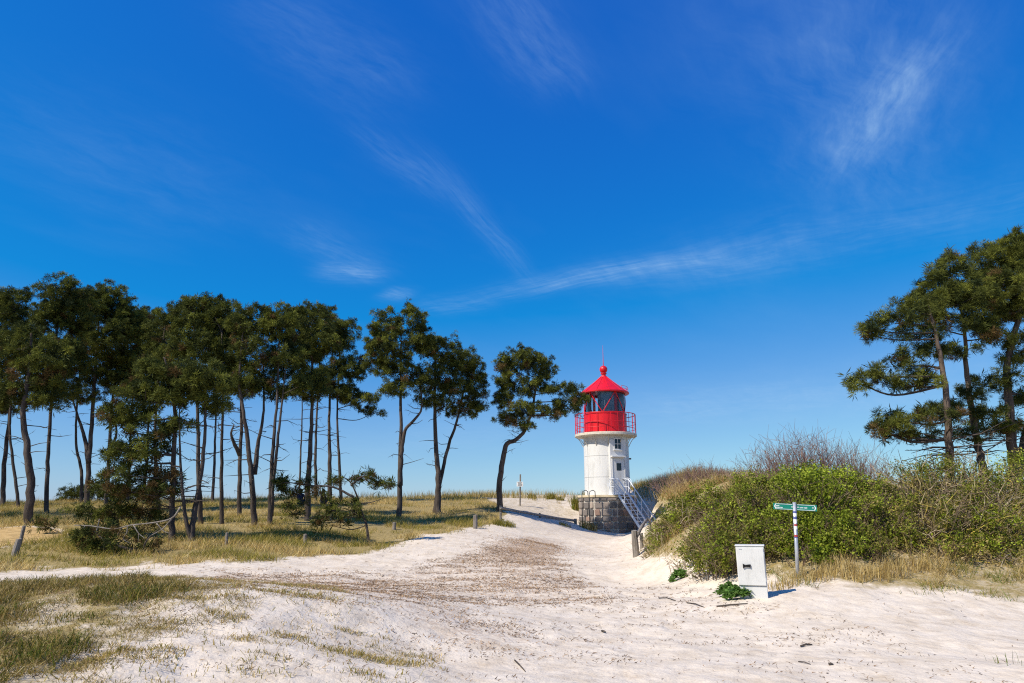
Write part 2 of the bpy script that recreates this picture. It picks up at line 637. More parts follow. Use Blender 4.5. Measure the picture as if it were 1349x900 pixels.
M['trousers'] = plain('dark_trousers', (0.03, 0.03, 0.035), (0.05, 0.05, 0.055), 0.9, 12)
M['skin'] = plain('skin', (0.50, 0.30, 0.22), (0.55, 0.34, 0.25), 0.55, 6)
M['hair'] = plain('brown_hair', (0.05, 0.03, 0.018), (0.09, 0.055, 0.03), 0.6, 30)


def glassmat():
    m, n, l, b = newmat('lantern_glass')
    n.remove(b)
    g = n.new('ShaderNodeBsdfGlossy')
    g.inputs['Roughness'].default_value = 0.03
    t = n.new('ShaderNodeBsdfTransparent')
    t.inputs['Color'].default_value = (0.86, 0.92, 0.93, 1)
    fr = n.new('ShaderNodeFresnel')
    fr.inputs['IOR'].default_value = 1.5
    mx = n.new('ShaderNodeMixShader')
    l.new(fr.outputs[0], mx.inputs[0])
    l.new(t.outputs[0], mx.inputs[1])
    l.new(g.outputs[0], mx.inputs[2])
    l.new(mx.outputs[0], n['Material Output'].inputs['Surface'])
    return m


M['glass'] = glassmat()


def stonemat():
    m, n, l, b = newmat('granite_block')
    oi = n.new('ShaderNodeObjectInfo')
    r = ramp(n, [(0.0, (0.10, 0.095, 0.095)), (0.25, (0.22, 0.19, 0.17)), (0.45, (0.36, 0.235, 0.18)), (0.6, (0.15, 0.14, 0.14)), (0.8, (0.40, 0.33, 0.275)),
                 (1.0, (0.12, 0.11, 0.11))])
    l.new(oi.outputs['Random'], r.inputs[0])
    t = n.new('ShaderNodeTexCoord')
    nz = n.new('ShaderNodeTexNoise')
    nz.inputs['Scale'].default_value = 14
    nz.inputs['Detail'].default_value = 8
    l.new(t.outputs['Object'], nz.inputs[0])
    mx = n.new('ShaderNodeMix')
    mx.data_type = 'RGBA'
    mx.blend_type = 'MULTIPLY'
    mx.inputs[0].default_value = 0.7
    l.new(r.outputs[0], mx.inputs[6])
    r2 = ramp(n, [(0.3, (0.55, 0.55, 0.55)), (0.7, (1.3, 1.25, 1.2))])
    l.new(nz.outputs[0], r2.inputs[0])
    l.new(r2.outputs[0], mx.inputs[7])
    l.new(mx.outputs[2], b.inputs['Base Color'])
    b.inputs['Roughness'].default_value = 0.85
    bp = n.new('ShaderNodeBump')
    bp.inputs['Strength'].default_value = 0.8
    bp.inputs['Distance'].default_value = 0.03
    l.new(nz.outputs[0], bp.inputs['Height'])
    l.new(bp.outputs[0], b.inputs['Normal'])
    return m


M['stone'] = stonemat()


def sandmat():
    m, n, l, b = newmat('dune_sand')
    b.inputs['Roughness'].default_value = 0.95
    b.inputs['Specular IOR Level'].default_value = 0.15
    t = n.new('ShaderNodeTexCoord')

    def noise(scale, detail=6, rough=0.6, stretch=None, dist=0.0):
        src = t.outputs['Object']
        if stretch:
            mp = n.new('ShaderNodeMapping')
            mp.inputs['Scale'].default_value = stretch
            l.new(src, mp.inputs[0])
            src = mp.outputs[0]
        z = n.new('ShaderNodeTexNoise')
        z.inputs['Scale'].default_value = scale
        z.inputs['Detail'].default_value = detail
        z.inputs['Roughness'].default_value = rough
        z.inputs['Distortion'].default_value = dist
        l.new(src, z.inputs['Vector'])
        return z.outputs[0]

    def att(name):
        a = n.new('ShaderNodeAttribute')
        a.attribute_name = name
        return a.outputs['Fac']

    def mth(op, a, bb, cl=False):
        k = n.new('ShaderNodeMath')
        k.operation = op
        k.use_clamp = cl
        for i, s in enumerate((a, bb)):
            if isinstance(s, (int, float)):
                k.inputs[i].default_value = s
            else:
                l.new(s, k.inputs[i])
        return k.outputs[0]

    def mixc(f, a, c):
        x = n.new('ShaderNodeMix')
        x.data_type = 'RGBA'
        l.new(f, x.inputs[0])
        for i, s in ((6, a), (7, c)):
            if isinstance(s, tuple):
                x.inputs[i].default_value = (*s, 1)
            else:
                l.new(s, x.inputs[i])
        return x.outputs[2]

    s1 = ramp(n, [(0.3, (0.51, 0.42, 0.315)), (0.5, (0.64, 0.555, 0.45)), (0.72, (0.71, 0.63, 0.53))])
    l.new(noise(2.2, 10, 0.7), s1.inputs[0])
    c = s1.outputs[0]
    # scattered specks of litter everywhere
    sp = mth('GREATER_THAN', noise(26, 5, 0.7, (0.6, 1.5, 1)), 0.63)
    c = mixc(mth('MULTIPLY', sp, 0.5), c, (0.36, 0.24, 0.15))
    # brown pine and reed litter in the hollow
    lit = att('litter')
    ln = noise(9.5, 8, 0.75, (0.55, 1.4, 1), 0.4)
    ln2 = noise(30, 5, 0.7, (0.6, 1.6, 1), 0.3)
    f = mth('MULTIPLY', mth('SUBTRACT', mth('ADD', mth('MULTIPLY', lit, 0.9), mth('ADD', mth('MULTIPLY', ln, 1.1), mth('MULTIPLY', ln2, 0.9))), 1.42), 4.5, True)
    lc = ramp(n, [(0.3, (0.24, 0.145, 0.085)), (0.7, (0.48, 0.33, 0.215))])
    l.new(noise(22, 6, 0.7), lc.inputs[0])
    c = mixc(mth('MULTIPLY', f, 0.72), c, lc.outputs[0])
    # soil under the turf, also the tone of the shade painted on the rise
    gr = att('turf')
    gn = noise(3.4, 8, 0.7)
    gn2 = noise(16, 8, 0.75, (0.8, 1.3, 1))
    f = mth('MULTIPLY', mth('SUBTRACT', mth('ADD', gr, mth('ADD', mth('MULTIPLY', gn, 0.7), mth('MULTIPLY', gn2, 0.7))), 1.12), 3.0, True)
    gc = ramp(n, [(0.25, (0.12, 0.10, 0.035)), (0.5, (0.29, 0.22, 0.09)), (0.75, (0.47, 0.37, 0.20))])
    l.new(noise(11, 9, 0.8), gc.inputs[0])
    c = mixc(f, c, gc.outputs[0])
    og = att('ochre')
    f = mth('MULTIPLY', mth('SUBTRACT', mth('ADD', og, mth('MULTIPLY', gn, 0.8)), 0.85), 4.0, True)
    oc = ramp(n, [(0.35, (0.22, 0.15, 0.07)), (0.5, (0.46, 0.31, 0.13)), (0.7, (0.58, 0.42, 0.21))])
    l.new(noise(4.0, 8, 0.75, (0.5, 2.0, 1)), oc.inputs[0])
    c = mixc(f, c, oc.outputs[0])
    l.new(c, b.inputs['Base Color'])
    h = mth('ADD', mth('MULTIPLY', noise(4.5, 6, 0.55), 0.8), mth('MULTIPLY', noise(38, 3, 0.5), 0.10))
    bp = n.new('ShaderNodeBump')
    bp.inputs['Strength'].default_value = 0.7
    bp.inputs['Distance'].default_value = 0.075
    l.new(h, bp.inputs['Height'])
    l.new(bp.outputs[0], b.inputs['Normal'])
    return m


M['sand'] = sandmat()

# ------------------------------------------------------------------ ground masks (regions of cover, traced on the ground)
POLY_WOOD = [(-900, 600), (640, 655), (668, 672), (662, 690), (640, 694), (560, 706), (505, 722), (470, 731), (400, 733), (330, 738), (250, 744),
             (150, 750), (60, 748), (0, 752), (-900, 770)]
POLY_M1 = [(-500, 770), (0, 775), (100, 764), (230, 748), (262, 765), (236, 788), (150, 806), (90, 790), (0, 838), (-500, 850)]
POLY_M2 = [(-500, 850), (0, 836), (60, 832), (110, 800), (195, 806), (176, 832), (110, 862), (60, 882), (0, 905), (-500, 930)]
POLY_M3 = [(-500, 770), (0, 770), (240, 752), (420, 772), (520, 835), (580, 910), (400, 1000), (-500, 1000)]
POLY_LIT1 = [(420, 768), (520, 755), (600, 735), (640, 716), (700, 705), (745, 712), (738, 738), (770, 765), (820, 790), (700, 800), (560, 800), (480, 790)]
POLY_LIT2 = [(260, 752), (420, 752), (520, 762), (620, 800), (700, 850), (640, 880), (560, 840), (480, 800), (360, 775), (280, 770)]
POLY_BANK = [(846, 735), (848, 702), (860, 668), (864, 640), (900, 600), (2000, 500), (2000, 812), (1349, 792), (1280, 784), (1180, 776), (1100, 768),
             (1040, 770), (1010, 762), (985, 752), (960, 760), (935, 744), (905, 738), (870, 738)]
POLY_OCHRE = [(-200, 700), (0, 696), (60, 694), (92, 700), (80, 712), (20, 720), (-200, 725)]
POLY_CREST = [(676, 672), (690, 640), (770, 630), (768, 668), (745, 668), (720, 663)]


def masks(x, y, z):
    """soft 0..1 cover of each region: the traced outlines frayed by noise"""
    u, v = proj(x, y, z)
    sc_ = np.clip(9.0 / np.maximum(y, 3), 0.22, 1.5)
    j1 = (fbm(x * 1.3, y * 1.3, 3, 51) - 0.5) * 70 * sc_
    j2 = (fbm(x * 1.1 + 9, y * 1.1, 3, 52) - 0.5) * 34 * sc_
    j3 = (fbm(x * 5.0, y * 5.0, 2, 53) - 0.5) * 30 * sc_
    acc_ = None
    offs = [(0, 0), (1, 0.2), (-1, -0.2), (0.3, 1), (-0.3, -1), (0.7, -0.7), (-0.7, 0.7)]
    for a, b in offs:
        uu = u + j1 + j3 + a * 22 * sc_
        vv = v + j2 + j3 * 0.4 + b * 9 * sc_
        r = [in_poly(uu, vv, POLY_WOOD) & (y > 15),
             (in_poly(uu, vv, POLY_M1) | in_poly(uu, vv, POLY_M2)) & (y < 13),
             in_poly(uu, vv, POLY_M3) & (y < 13),
             (in_poly(uu, vv, POLY_LIT1) & (y > 9)) | (in_poly(uu, vv, POLY_LIT2) & (y > 7)),
             in_poly(uu, vv, POLY_BANK) & (y > 10) & (x > 2.5),
             in_poly(uu, vv, POLY_OCHRE) & (y > 18)]
        r = [q.astype(float) for q in r]
        acc_ = r if acc_ is None else [p_ + q for p_, q in zip(acc_, r)]
    out = [q / len(offs) for q in acc_]
    crest_ = ((in_poly(u, v, POLY_CREST) & (y > 50)) | ((y > 52) & (y < 75))).astype(float)
    return out + [crest_]


POLY_M4 = [(-500, 765), (0, 772), (240, 752), (330, 768), (300, 800), (245, 832), (190, 858), (130, 905), (-500, 1100)]


def dry_cover(x, y, z):
    u, v = proj(x, y, z)
    o = 0
    j = (fbm(x * 1.7, y * 1.7, 3, 57) - 0.5)
    for a, b in ((0, 0), (1, .3), (-1, -.3), (.3, 1), (-.3, -1)):
        o = o + (in_poly(u + j * 120 + a * 22, v + j * 40 + b * 12, POLY_M4) & (y < 13))
    return o / 5.0


# ------------------------------------------------------------------ ground sheet
def axis(breaks):
    out = [breaks[0][0]]
    for (a, s0), (b, s1) in zip(breaks[:-1], breaks[1:]):
        x = a
        while x < b - 1e-6:
            t = (x - a) / (b - a)
            x = min(b, x + s0 + (s1 - s0) * t)
            out.append(x)
    return np.array(out)


gx = axis([(-6000, 1500), (-400, 120), (-60, 2.0), (-22, 0.35), (-9, 0.105), (9, 0.105), (22, 0.35), (60, 2.0), (400, 120), (6000, 1500)])
gy = axis([(-2000, 600), (-40, 10), (2, 0.2), (4, 0.08), (15, 0.13), (30, 0.28), (52, 0.35), (110, 3.0), (600, 100), (8000, 1500)])
GX, GY = np.meshgrid(gx, gy)
fx_, fy_ = GX.ravel(), GY.ravel()
fz_ = height(fx_, fy_)
nx_, ny_ = len(gx), len(gy)
idx = np.arange(nx_ * ny_).reshape(ny_, nx_)
quads = np.stack([idx[:-1, :-1], idx[:-1, 1:], idx[1:, 1:], idx[1:, :-1]], -1).reshape(-1, 4)
ground = np_mesh('ground', np.stack([fx_, fy_, fz_], 1), quads, M['sand'], smooth=True)
ground['kind'] = 'structure'
ground['label'] = 'pale dune sand with brown litter and patches of turf'
wood, m1, m3, lit, bank, och, crest = masks(fx_, fy_, fz_)
POLY_RISE_SHADE = [(636, 652), (690, 655), (740, 664), (760, 676), (758, 689), (735, 686), (700, 679), (655, 674)]  # tree shade between bent pine and tower, painted as darker ground
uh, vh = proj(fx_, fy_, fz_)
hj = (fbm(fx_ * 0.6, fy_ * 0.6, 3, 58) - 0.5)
rise_shade = (in_poly(uh + hj * 40, vh + hj * 12, POLY_RISE_SHADE) & (fy_ > 36)).astype(float)
turf = np.maximum.reduce([rise_shade * 0.5, wood * 0.95, m1 * 0.80, m3 * 0.30, dry_cover(fx_, fy_, fz_) * 0.56, bank * 0.72, crest * 0.5]) * (1 - och)  # turf cover, plus the painted tree shade on the rise


def fattr(me, name, arr):
    a = me.attributes.new(name, 'FLOAT', 'POINT')
    a.data.foreach_set('value', np.asarray(arr, np.float32))


uq, vq = proj(fx_, fy_, fz_)
knot = np.exp(-(((uq - 690) / 48) ** 2 + ((vq - 726) / 16) ** 2)) * (fy_ > 14)
fattr(ground.data, 'litter', np.maximum(lit * 0.50 + knot * 0.2, 0.36 * sstep(5, 8, fy_) * sstep(30, 20, fy_) * sstep(5, 1.5, fx_) * sstep(-7, -3, fx_)))
fattr(ground.data, 'turf', turf)  # turf cover together with the tree shade painted on the rise
fattr(ground.data, 'ochre', och.astype(float))

wm, n, l, b = newmat('sea_water')
b.inputs['Base Color'].default_value = (0.02, 0.06, 0.09, 1)
b.inputs['Roughness'].default_value = 0.15
sea = MB().add([(-9000, 84, -2.2), (9000, 84, -2.2), (9000, 12000, -2.2), (-9000, 12000, -2.2)], [(0, 1, 2, 3)]).build('sea', wm)
sea['kind'] = 'structure'
sea['label'] = 'calm sea beyond the dune crest'


# ------------------------------------------------------------------ foliage builders
def rand_dirs(n):
    d = rng.normal(size=(n, 3))
    return d / np.linalg.norm(d, axis=1)[:, None]


def rot_to(axis_):
    """(n,3) unit axes -> (n,3,3) frames with random spin, local z -> axis"""
    n_ = len(axis_)
    r = rand_dirs(n_)
    x = r - axis_ * (r * axis_).sum(1)[:, None]
    x /= np.linalg.norm(x, axis=1)[:, None] + 1e-9
    y = np.cross(axis_, x)
    return np.stack([x, y, axis_], -1)


# needle tuft templates: thin triangles fanned over a little more than a half sphere
def tuft_set(k_n, wv):
    out = []
    for _ in range(10):
        d = rand_dirs(400)
        d = d[d[:, 2] > -0.25][:k_n]
        L = rng.uniform(0.75, 1.1, k_n)
        side = np.cross(d, rand_dirs(k_n))
        side /= np.linalg.norm(side, axis=1)[:, None]
        mid = d * (L * 0.55)[:, None]
        out.append(np.stack([mid * 0.12 - side * wv * 0.5, mid + side * wv, d * L[:, None]], 1))
    return np.array(out)


TUFTS = tuft_set(14, 0.10)                  # trees of the wood
TUFTS_IN = tuft_set(9, 0.08)                # sparse longer sprays inside the crown
TUFTS_FINE = tuft_set(27, 0.055)             # the nearer pines on the right


def needles(pos, axis_, size, tint, sets):
    n_ = len(pos)
    R = rot_to(axis_)
    T = sets[rng.integers(0, len(sets), n_)]
    v = np.einsum('nij,nkpj->nkpi', R, T) * size[:, None, None, None] + pos[:, None, None, :]
    V = v.reshape(-1, 3)
    Fc = np.arange(len(V)).reshape(-1, 3)
    c = np.repeat(tint, T.shape[1] * 3, axis=0)
    return V, Fc, c


GREEN_D = np.array([0.028, 0.040, 0.014])
GREEN_L = np.array([0.180, 0.195, 0.034])
BROWN = np.array([0.155, 0.100, 0.040])


def smooth_poly(pts, rads, sub=5):
    """Catmull-Rom through pts"""
    pts = [Vector(p) for p in pts]
    if len(pts) < 3:
        out = [pts[0].lerp(pts[1], i / sub) for i in range(sub + 1)]
        rr = [rads[0] + (rads[1] - rads[0]) * i / sub for i in range(sub + 1)]
        return out, rr
    q = [pts[0] * 2 - pts[1]] + pts + [pts[-1] * 2 - pts[-2]]
    out, rr = [], []
    for i in range(1, len(q) - 2):
        for k in range(sub):
            t = k / sub
            p0, p1, p2, p3 = q[i - 1], q[i], q[i + 1], q[i + 2]
            out.append(0.5 * ((2 * p1) + (p2 - p0) * t + (2 * p0 - 5 * p1 + 4 * p2 - p3) * t * t + (3 * p1 - p0 - 3 * p2 + p3) * t ** 3))
            rr.append(rads[i - 1] + (rads[i] - rads[i - 1]) * t)
    out.append(pts[-1])
    rr.append(rads[-1])
    return out, rr


def pine(label, Y, stems, blobs, r0=0.14, brown=0.06, grow=1.22, dens=1.0, dead=9, group='pines', name='pine_tree', tuft=0.192, ground_base=True,
         bark='bark', low=None, dead_len=1.3, cat='pine tree'):
    """stems: list of photo polylines [(u,v),...] from the foot up; blobs: (u,v,ru,rv[,dy[,brown]]) foliage masses at distance Y"""
    u0, v0 = stems[0][0]
    b0 = P(u0, v0, Y)
    gz = H(b0.x, b0.y)
    root = empty(name, (b0.x, b0.y, gz))
    tag(root, label, cat, group)
    off = Vector((b0.x, b0.y, gz))
    tr, br = MB(), MB()
    spine = []
    s = px(Y)
    for si, st in enumerate(stems):
        pts = [P(u, v, Y) for u, v in st]
        # bend in depth a little
        wob = random.uniform(-0.5, 0.5)
        for i, p in enumerate(pts):
            k = i / max(1, len(pts) - 1)
            p.y += wob * math.sin(k * 2.6)
        if si == 0 and ground_base:
            foot = Vector((b0.x, b0.y, gz - 0.25))
            if pts[0].z - gz > 0.3 or pts[0].z < gz:
                pts[0].z = gz + 0.05
            pts = [foot] + pts
        elif ground_base and si > 0 and abs(st[0][1] - v0) < 4:
            p = pts[0]
            g2 = H(p.x, p.y)
            pts = [Vector((p.x, p.y, g2 - 0.2))] + pts
        rr0 = r0 * (1.0 if si == 0 else 0.72)
        m_ = len(pts)
        rads = [rr0 * (1.22 if i == 0 else 1.0 - 0.78 * (i / (m_ - 1)) ** 1.2) for i in range(m_)]
        sp, sr = smooth_poly(pts, rads, 6)
        for i in range(2, len(sp)):
            sp[i] = sp[i] + Vector((random.uniform(-1, 1), random.uniform(-1, 1), 0)) * sr[i] * 0.22
        tr.tube([p - off for p in sp], sr, 10)
        spine += [(p, r) for p, r in zip(sp, sr)]
    Vs, Fs, Cs = [], [], []
    base_i = 0
    topz = max(p.z for p, r in spine)
    for bl in blobs:
        u, v, ru, rv = bl[:4]
        dy = bl[4] if len(bl) > 4 else random.uniform(-0.5, 0.5) * ru * s
        bf = bl[5] if len(bl) > 5 else brown
        c = P(u, v, Y + dy)
        ru, rv = ru * grow, rv * grow
        rx, rz = ru * s, rv * s
        ry = max(0.9 * rx, min(rx, 1.6))
        # limb from the stem to the mass
        best = min(spine, key=lambda q: (q[0] - c).length + (0.9 * max(0.0, q[0].z - (c.z - 0.25 * rz)) * 2))
        st, rs = best
        d = c - st
        L = d.length
        mid = st + d * 0.5 + Vector((random.uniform(-.1, .1) * L, random.uniform(-.1, .1) * L, -0.10 * L + random.uniform(-.05, .1) * L))
        lr = max(0.022, min(rs * 0.55, 0.02 + 0.022 * L))
        lp, lrr = smooth_poly([st, mid, c - Vector((0, 0, rz * 0.3))], [lr, lr * 0.75, lr * 0.4], 5)
        MB().tube([p - off for p in lp], lrr, 6, cap=False).build('limb', M['twig'], root, smooth=True)
        # tips
        area = math.pi * ru * rv * s * s
        nt = max(5, int(area * 14.5 * dens))
        dd = rand_dirs(nt)
        rad = rng.uniform(0.25, 1.0, nt) ** 0.55
        lumpy = 0.80 + 0.34 * vnoise(dd[:, 0] * 2.3 + c.x, dd[:, 2] * 2.3 + c.z * 1.7, 5) + 0.0
        tips = dd * rad[:, None] * lumpy[:, None] * np.array([rx, ry, rz]) + np.array(c)
        anchor = [lp[int(k)] for k in np.linspace(len(lp) * 0.35, len(lp) - 1, 6)]
        for i in range(nt):
            tv = Vector(tips[i])
            if i % 7 == 0:
                a = min(anchor, key=lambda q: (q - tv).length)
                m2 = a.lerp(tv, 0.55) + Vector((random.uniform(-.05, .05), random.uniform(-.05, .05), random.uniform(-0.12, 0.02)))
                br.tube([a - off, m2 - off, tv - off], [0.018, 0.013, 0.007], 3, cap=False)
        per = 11
        loc_ = rand_dirs(nt * per) * (rng.random(nt * per) ** 0.5)[:, None]
        rp = np.repeat(rng.uniform(0.09, 0.24, nt), per)[:, None]
        pp = np.repeat(tips, per, axis=0) + loc_ * rp * np.repeat(rng.uniform(0.75, 1.35, (nt, 3)), per, axis=0)
        ax = loc_ * 0.8 + np.array([0, 0, 0.55]) + rng.normal(size=pp.shape) * 0.22
        ax /= np.linalg.norm(ax, axis=1)[:, None]
        size = rng.uniform(0.75, 1.2, len(pp)) * tuft
        t = np.clip(rng.normal(0.45, 0.18, len(pp)), 0, 1)[:, None]
        t = np.clip(t + np.repeat(rng.normal(0, 0.28, nt), per)[:, None], 0, 1.15)
        ti = GREEN_D * (1 - t) + GREEN_L * t
        # dry brown shoots, more of them low in the mass
        zrel = (pp[:, 2] - c.z) / max(rz, 0.1)
        pb = bf * 0.62 * (1.0 - 0.8 * zrel)
        isb = np.repeat(rng.random(nt), per) < pb
        ti = np.where(isb[:, None], BROWN * rng.uniform(0.5, 1.15, (len(pp), 1)), ti)
        pin = np.repeat(tips, 2, axis=0)
        pin = np.array(c) + (pin - np.array(c)) * rng.uniform(0.45, 0.92, (len(pin), 1)) + rng.normal(size=pin.shape) * 0.12
        axi = rand_dirs(len(pin)) + np.array([0, 0, 0.5])
        axi /= np.linalg.norm(axi, axis=1)[:, None]
        V, Fc, C = needles(pin - np.array(off), axi, rng.uniform(0.24, 0.36, len(pin)), (GREEN_D * 0.8 + GREEN_L * 0.2) * rng.uniform(0.7, 1.3, (len(pin), 1)), TUFTS_IN)  # inner sprays tinted dark, painting the shade inside the crown
        Vs.append(V)
        Fs.append(Fc + base_i)
        Cs.append(C)
        base_i += len(V)
        V, Fc, C = needles(pp - np.array(off), ax, size, ti, TUFTS_FINE if Y < 26 and r0 > 0.125 else TUFTS)
        Vs.append(V)
        Fs.append(Fc + base_i)
        Cs.append(C)
        base_i += len(V)
    # dead snags on the bare part of the stem
    zlow = min((P(b_[0], b_[1] + b_[3] * 0.4, Y).z for b_ in blobs)) if blobs else topz
    bare = [q for q in spine if gz + 1.0 < q[0].z < max(zlow + 0.4, gz + 1.6)]
    for i in range(dead):
        if not bare:
            break
        p, r = random.choice(bare)
        a = random.uniform(0, 2 * math.pi)
        L = random.uniform(0.25, 1.0) * dead_len
        d = Vector((math.cos(a), math.sin(a), random.uniform(-0.1, 0.35)))
        e1 = p + d * L * 0.5 + Vector((0, 0, random.uniform(-.08, .08)))
        e2 = p + d * L + Vector((random.uniform(-.15, .15), random.uniform(-.15, .15), random.uniform(-.2, .15)))
        br.tube([p - off, e1 - off, e2 - off], [0.022, 0.015, 0.006], 4, cap=False)
        for k in range(random.randint(0, 3)):
            q = e1.lerp(e2, random.random())
            q2 = q + Vector((random.uniform(-.3, .3), random.uniform(-.3, .3), random.uniform(-.25, .2)))
            br.tube([q - off, q2 - off], [0.008, 0.004], 3, cap=False)
    tr.build('trunk', M[bark], root, smooth=True)
    if br.v:
        br.build('twigs', M['twig'], root)['kind'] = 'stuff'
    if Vs:
        np_mesh('crown', np.concatenate(Vs), np.concatenate(Fs), M['needles'], root, np.concatenate(Cs))
    return root


def blades(x, y, z, h, wdt, lean, tint, seg=2, droop=0.35):
    """ribbons of grass: returns V,F(tri),C"""
    n_ = len(x)
    a = rng.uniform(0, 2 * np.pi, n_)
    la = rng.uniform(0, 2 * np.pi, n_)
    sx, sy = np.cos(a) * wdt, np.sin(a) * wdt
    lx, ly = np.cos(la) * lean * h, np.sin(la) * lean * h
    p0 = np.stack([x - sx, y - sy, z - 0.02], 1)
    p1 = np.stack([x + sx, y + sy, z - 0.02], 1)
    if seg == 1:
        p2 = np.stack([x + lx, y + ly, z + h], 1)
        V = np.stack([p0, p1, p2], 1).reshape(-1, 3)
        Fc = np.arange(len(V)).reshape(-1, 3)
        return V, Fc, np.repeat(tint, 3, axis=0)
    mx_, my_, mz = x + lx * 0.4, y + ly * 0.4, z + h * 0.62
    m0 = np.stack([mx_ - sx * 0.7, my_ - sy * 0.7, mz], 1)
    m1_ = np.stack([mx_ + sx * 0.7, my_ + sy * 0.7, mz], 1)
    tz = z + h * (1.0 - droop * np.clip(lean, 0, 1))
    t_ = np.stack([x + lx, y + ly, tz], 1)
    V = np.stack([p0, p1, m0, m1_, t_], 1).reshape(-1, 3)
    k = np.arange(n_)[:, None] * 5
    Fc = np.concatenate([k + np.array([[0, 1, 3]]), k + np.array([[0, 3, 2]]), k + np.array([[2, 3, 4]])], 0)
    return V, Fc, np.repeat(tint, 5, axis=0)


def pick(colors, n_, jitter=0.15):
    c = np.array(colors)[rng.integers(0, len(colors), n_)]
    return np.clip(c * rng.uniform(1 - jitter, 1 + jitter, (n_, 1)), 0, 1)


DRY = [(0.50, 0.38, 0.15), (0.42, 0.30, 0.10), (0.56, 0.45, 0.22), (0.34, 0.23, 0.08)]
OLIVE = [(0.19, 0.175, 0.03), (0.25, 0.21, 0.04), (0.14, 0.14, 0.026), (0.31, 0.25, 0.06)]
FRESH = [(0.11, 0.17, 0.022), (0.14, 0.20, 0.03), (0.08, 0.125, 0.02)]

# ------------------------------------------------------------------ lighthouse
TY = 46.0
tp = P(802, 700, TY)
TX = tp.x
TZ = H(TX, TY - 2.2) - 0.22
S = px(TY)
LH = empty('lighthouse', (TX, TY, TZ))
tag(LH, 'small round white lighthouse with red lantern and granite plinth above the sand path', 'lighthouse')


def zl(v):
    """height above the lighthouse foot for a photo row on the tower axis"""
    return P(799, v, TY).z - TZ


Z_PL, Z_GAL, Z_LB, Z_LG, Z_EAVE, Z_APEX = zl(653), zl(575), zl(573), zl(547), zl(520), zl(497)
R_T, R_G, R_L = 30 * S, 41.5 * S, 28.8 * S
CA = -math.pi / 2                            # azimuth that faces the camera


def az(deg):
    return CA + math.radians(deg)


# plinth: octagonal core with single granite blocks
RC = 40.0 * S
corner0 = -35
core = MB()
pr = []
for k in range(8):
    a = az(corner0 + 45 * k)
    pr.append(((RC - 0.07) * math.cos(a), (RC - 0.07) * math.sin(a)))
core.add([(x, y, -0.8) for x, y in pr] + [(x, y, Z_PL - 0.14) for x, y in pr],
         [tuple(range(7, -1, -1)), tuple(range(8, 16))] + [(k, (k + 1) % 8, 8 + (k + 1) % 8, 8 + k) for k in range(8)])
plinth = core.build('plinth', M['mortar'], LH)
cap = MB()
pc = [((RC + 0.05) * math.cos(az(corner0 + 45 * k)), (RC + 0.05) * math.sin(az(corner0 + 45 * k))) for k in range(8)]
cap.add([(x, y, Z_PL - 0.139) for x, y in pc] + [(x, y, Z_PL) for x, y in pc],
        [tuple(range(7, -1, -1)), tuple(range(8, 16))] + [(k, (k + 1) % 8, 8 + (k + 1) % 8, 8 + k) for k in range(8)])
cap.build('plinth_cap', M['concrete'], LH, bevel=0.02)

block_meshes = []
for k in range(9):
    bm = bmesh.new()
    bmesh.ops.create_cube(bm, size=1.0)
    for v_ in bm.verts:
        v_.co += Vector((random.uniform(-.045, .045), random.uniform(-.05, .05), random.uniform(-.05, .05)))
    bmesh.ops.bevel(bm, geom=list(bm.edges), offset=0.10, segments=1, affect='EDGES')
    me = bpy.data.meshes.new('granite_block')
    bm.to_mesh(me)
    bm.free()
    me.materials.append(M['stone'])
    block_meshes.append(me)
edge = 2 * (RC - 0.07) * math.sin(math.pi / 8)
rows = []
z = -0.75
while z < Z_PL - 0.30:
    h = random.uniform(0.34, 0.46)
    if z + h > Z_PL - 0.30:
        h = Z_PL - 0.145 - z
    rows.append((z, h))
    z += h
for k in range(8):
    a1, a2 = az(corner0 + 45 * k), az(corner0 + 45 * (k + 1))
    mida = (a1 + a2) / 2
    facing = math.cos(mida - CA)
    if facing < -0.5:
        continue                             # the far faces cannot be seen from the path
    ap = (RC - 0.07) * math.cos(math.pi / 8)
    tx, ty = -math.sin(mida), math.cos(mida)
    for ri, (z0, h) in enumerate(rows):
        if z0 + h < -0.3:
            continue
        x = -edge / 2 + 0.0
        while x < edge / 2 - 0.05:
            w_ = random.uniform(0.36, 0.72)
            if edge / 2 - (x + w_) < 0.25:
                w_ = edge / 2 - x
            cxm = x + w_ / 2
            o = bpy.data.objects.new('stone', random.choice(block_meshes))
            o.location = (ap * math.cos(mida) + tx * cxm, ap * math.sin(mida) + ty * cxm, z0 + h / 2)
            o.rotation_euler = (random.uniform(-.04, .04), random.uniform(-.06, .06), mida + math.pi / 2)
            o.scale = (w_ - random.uniform(0.05, 0.10), random.uniform(0.12, 0.24), h - random.uniform(0.05, 0.10))
            link(o, plinth)
            x += w_

# tower wall: inner drum and riveted plates in three rings
drum = MB().lathe([(R_T - 0.02, Z_PL - 0.05), (R_T - 0.02, Z_GAL)], 64)
wall = drum.build('tower_wall', M['white'], LH, smooth=True)
ringz = [Z_PL + 0.004, zl(629.5), zl(602), Z_GAL - 0.03]
for i in range(3):
    za, zb = ringz[i] + 0.010, ringz[i + 1] - 0.010
    for k in range(6):
        a0 = az(-1.5 + 60 * k) + 0.006
        a1 = az(-1.5 + 60 * (k + 1)) - 0.006
        mb = MB()
        mb.lathe([(R_T - 0.015, za), (R_T, za + 0.004), (R_T, zb - 0.004), (R_T - 0.015, zb)], 14, a0, a1)
        mb.build('wall_plate', M['white'], wall, smooth=False)
    # flange seam
    if i < 2:
        mb = MB().lathe([(R_T - 0.01, zb + 0.002), (R_T + 0.012, zb + 0.002), (R_T + 0.012, zb + 0.018), (R_T - 0.01, zb + 0.018)], 64)
        mb.build('seam_strip', M['white'], wall)

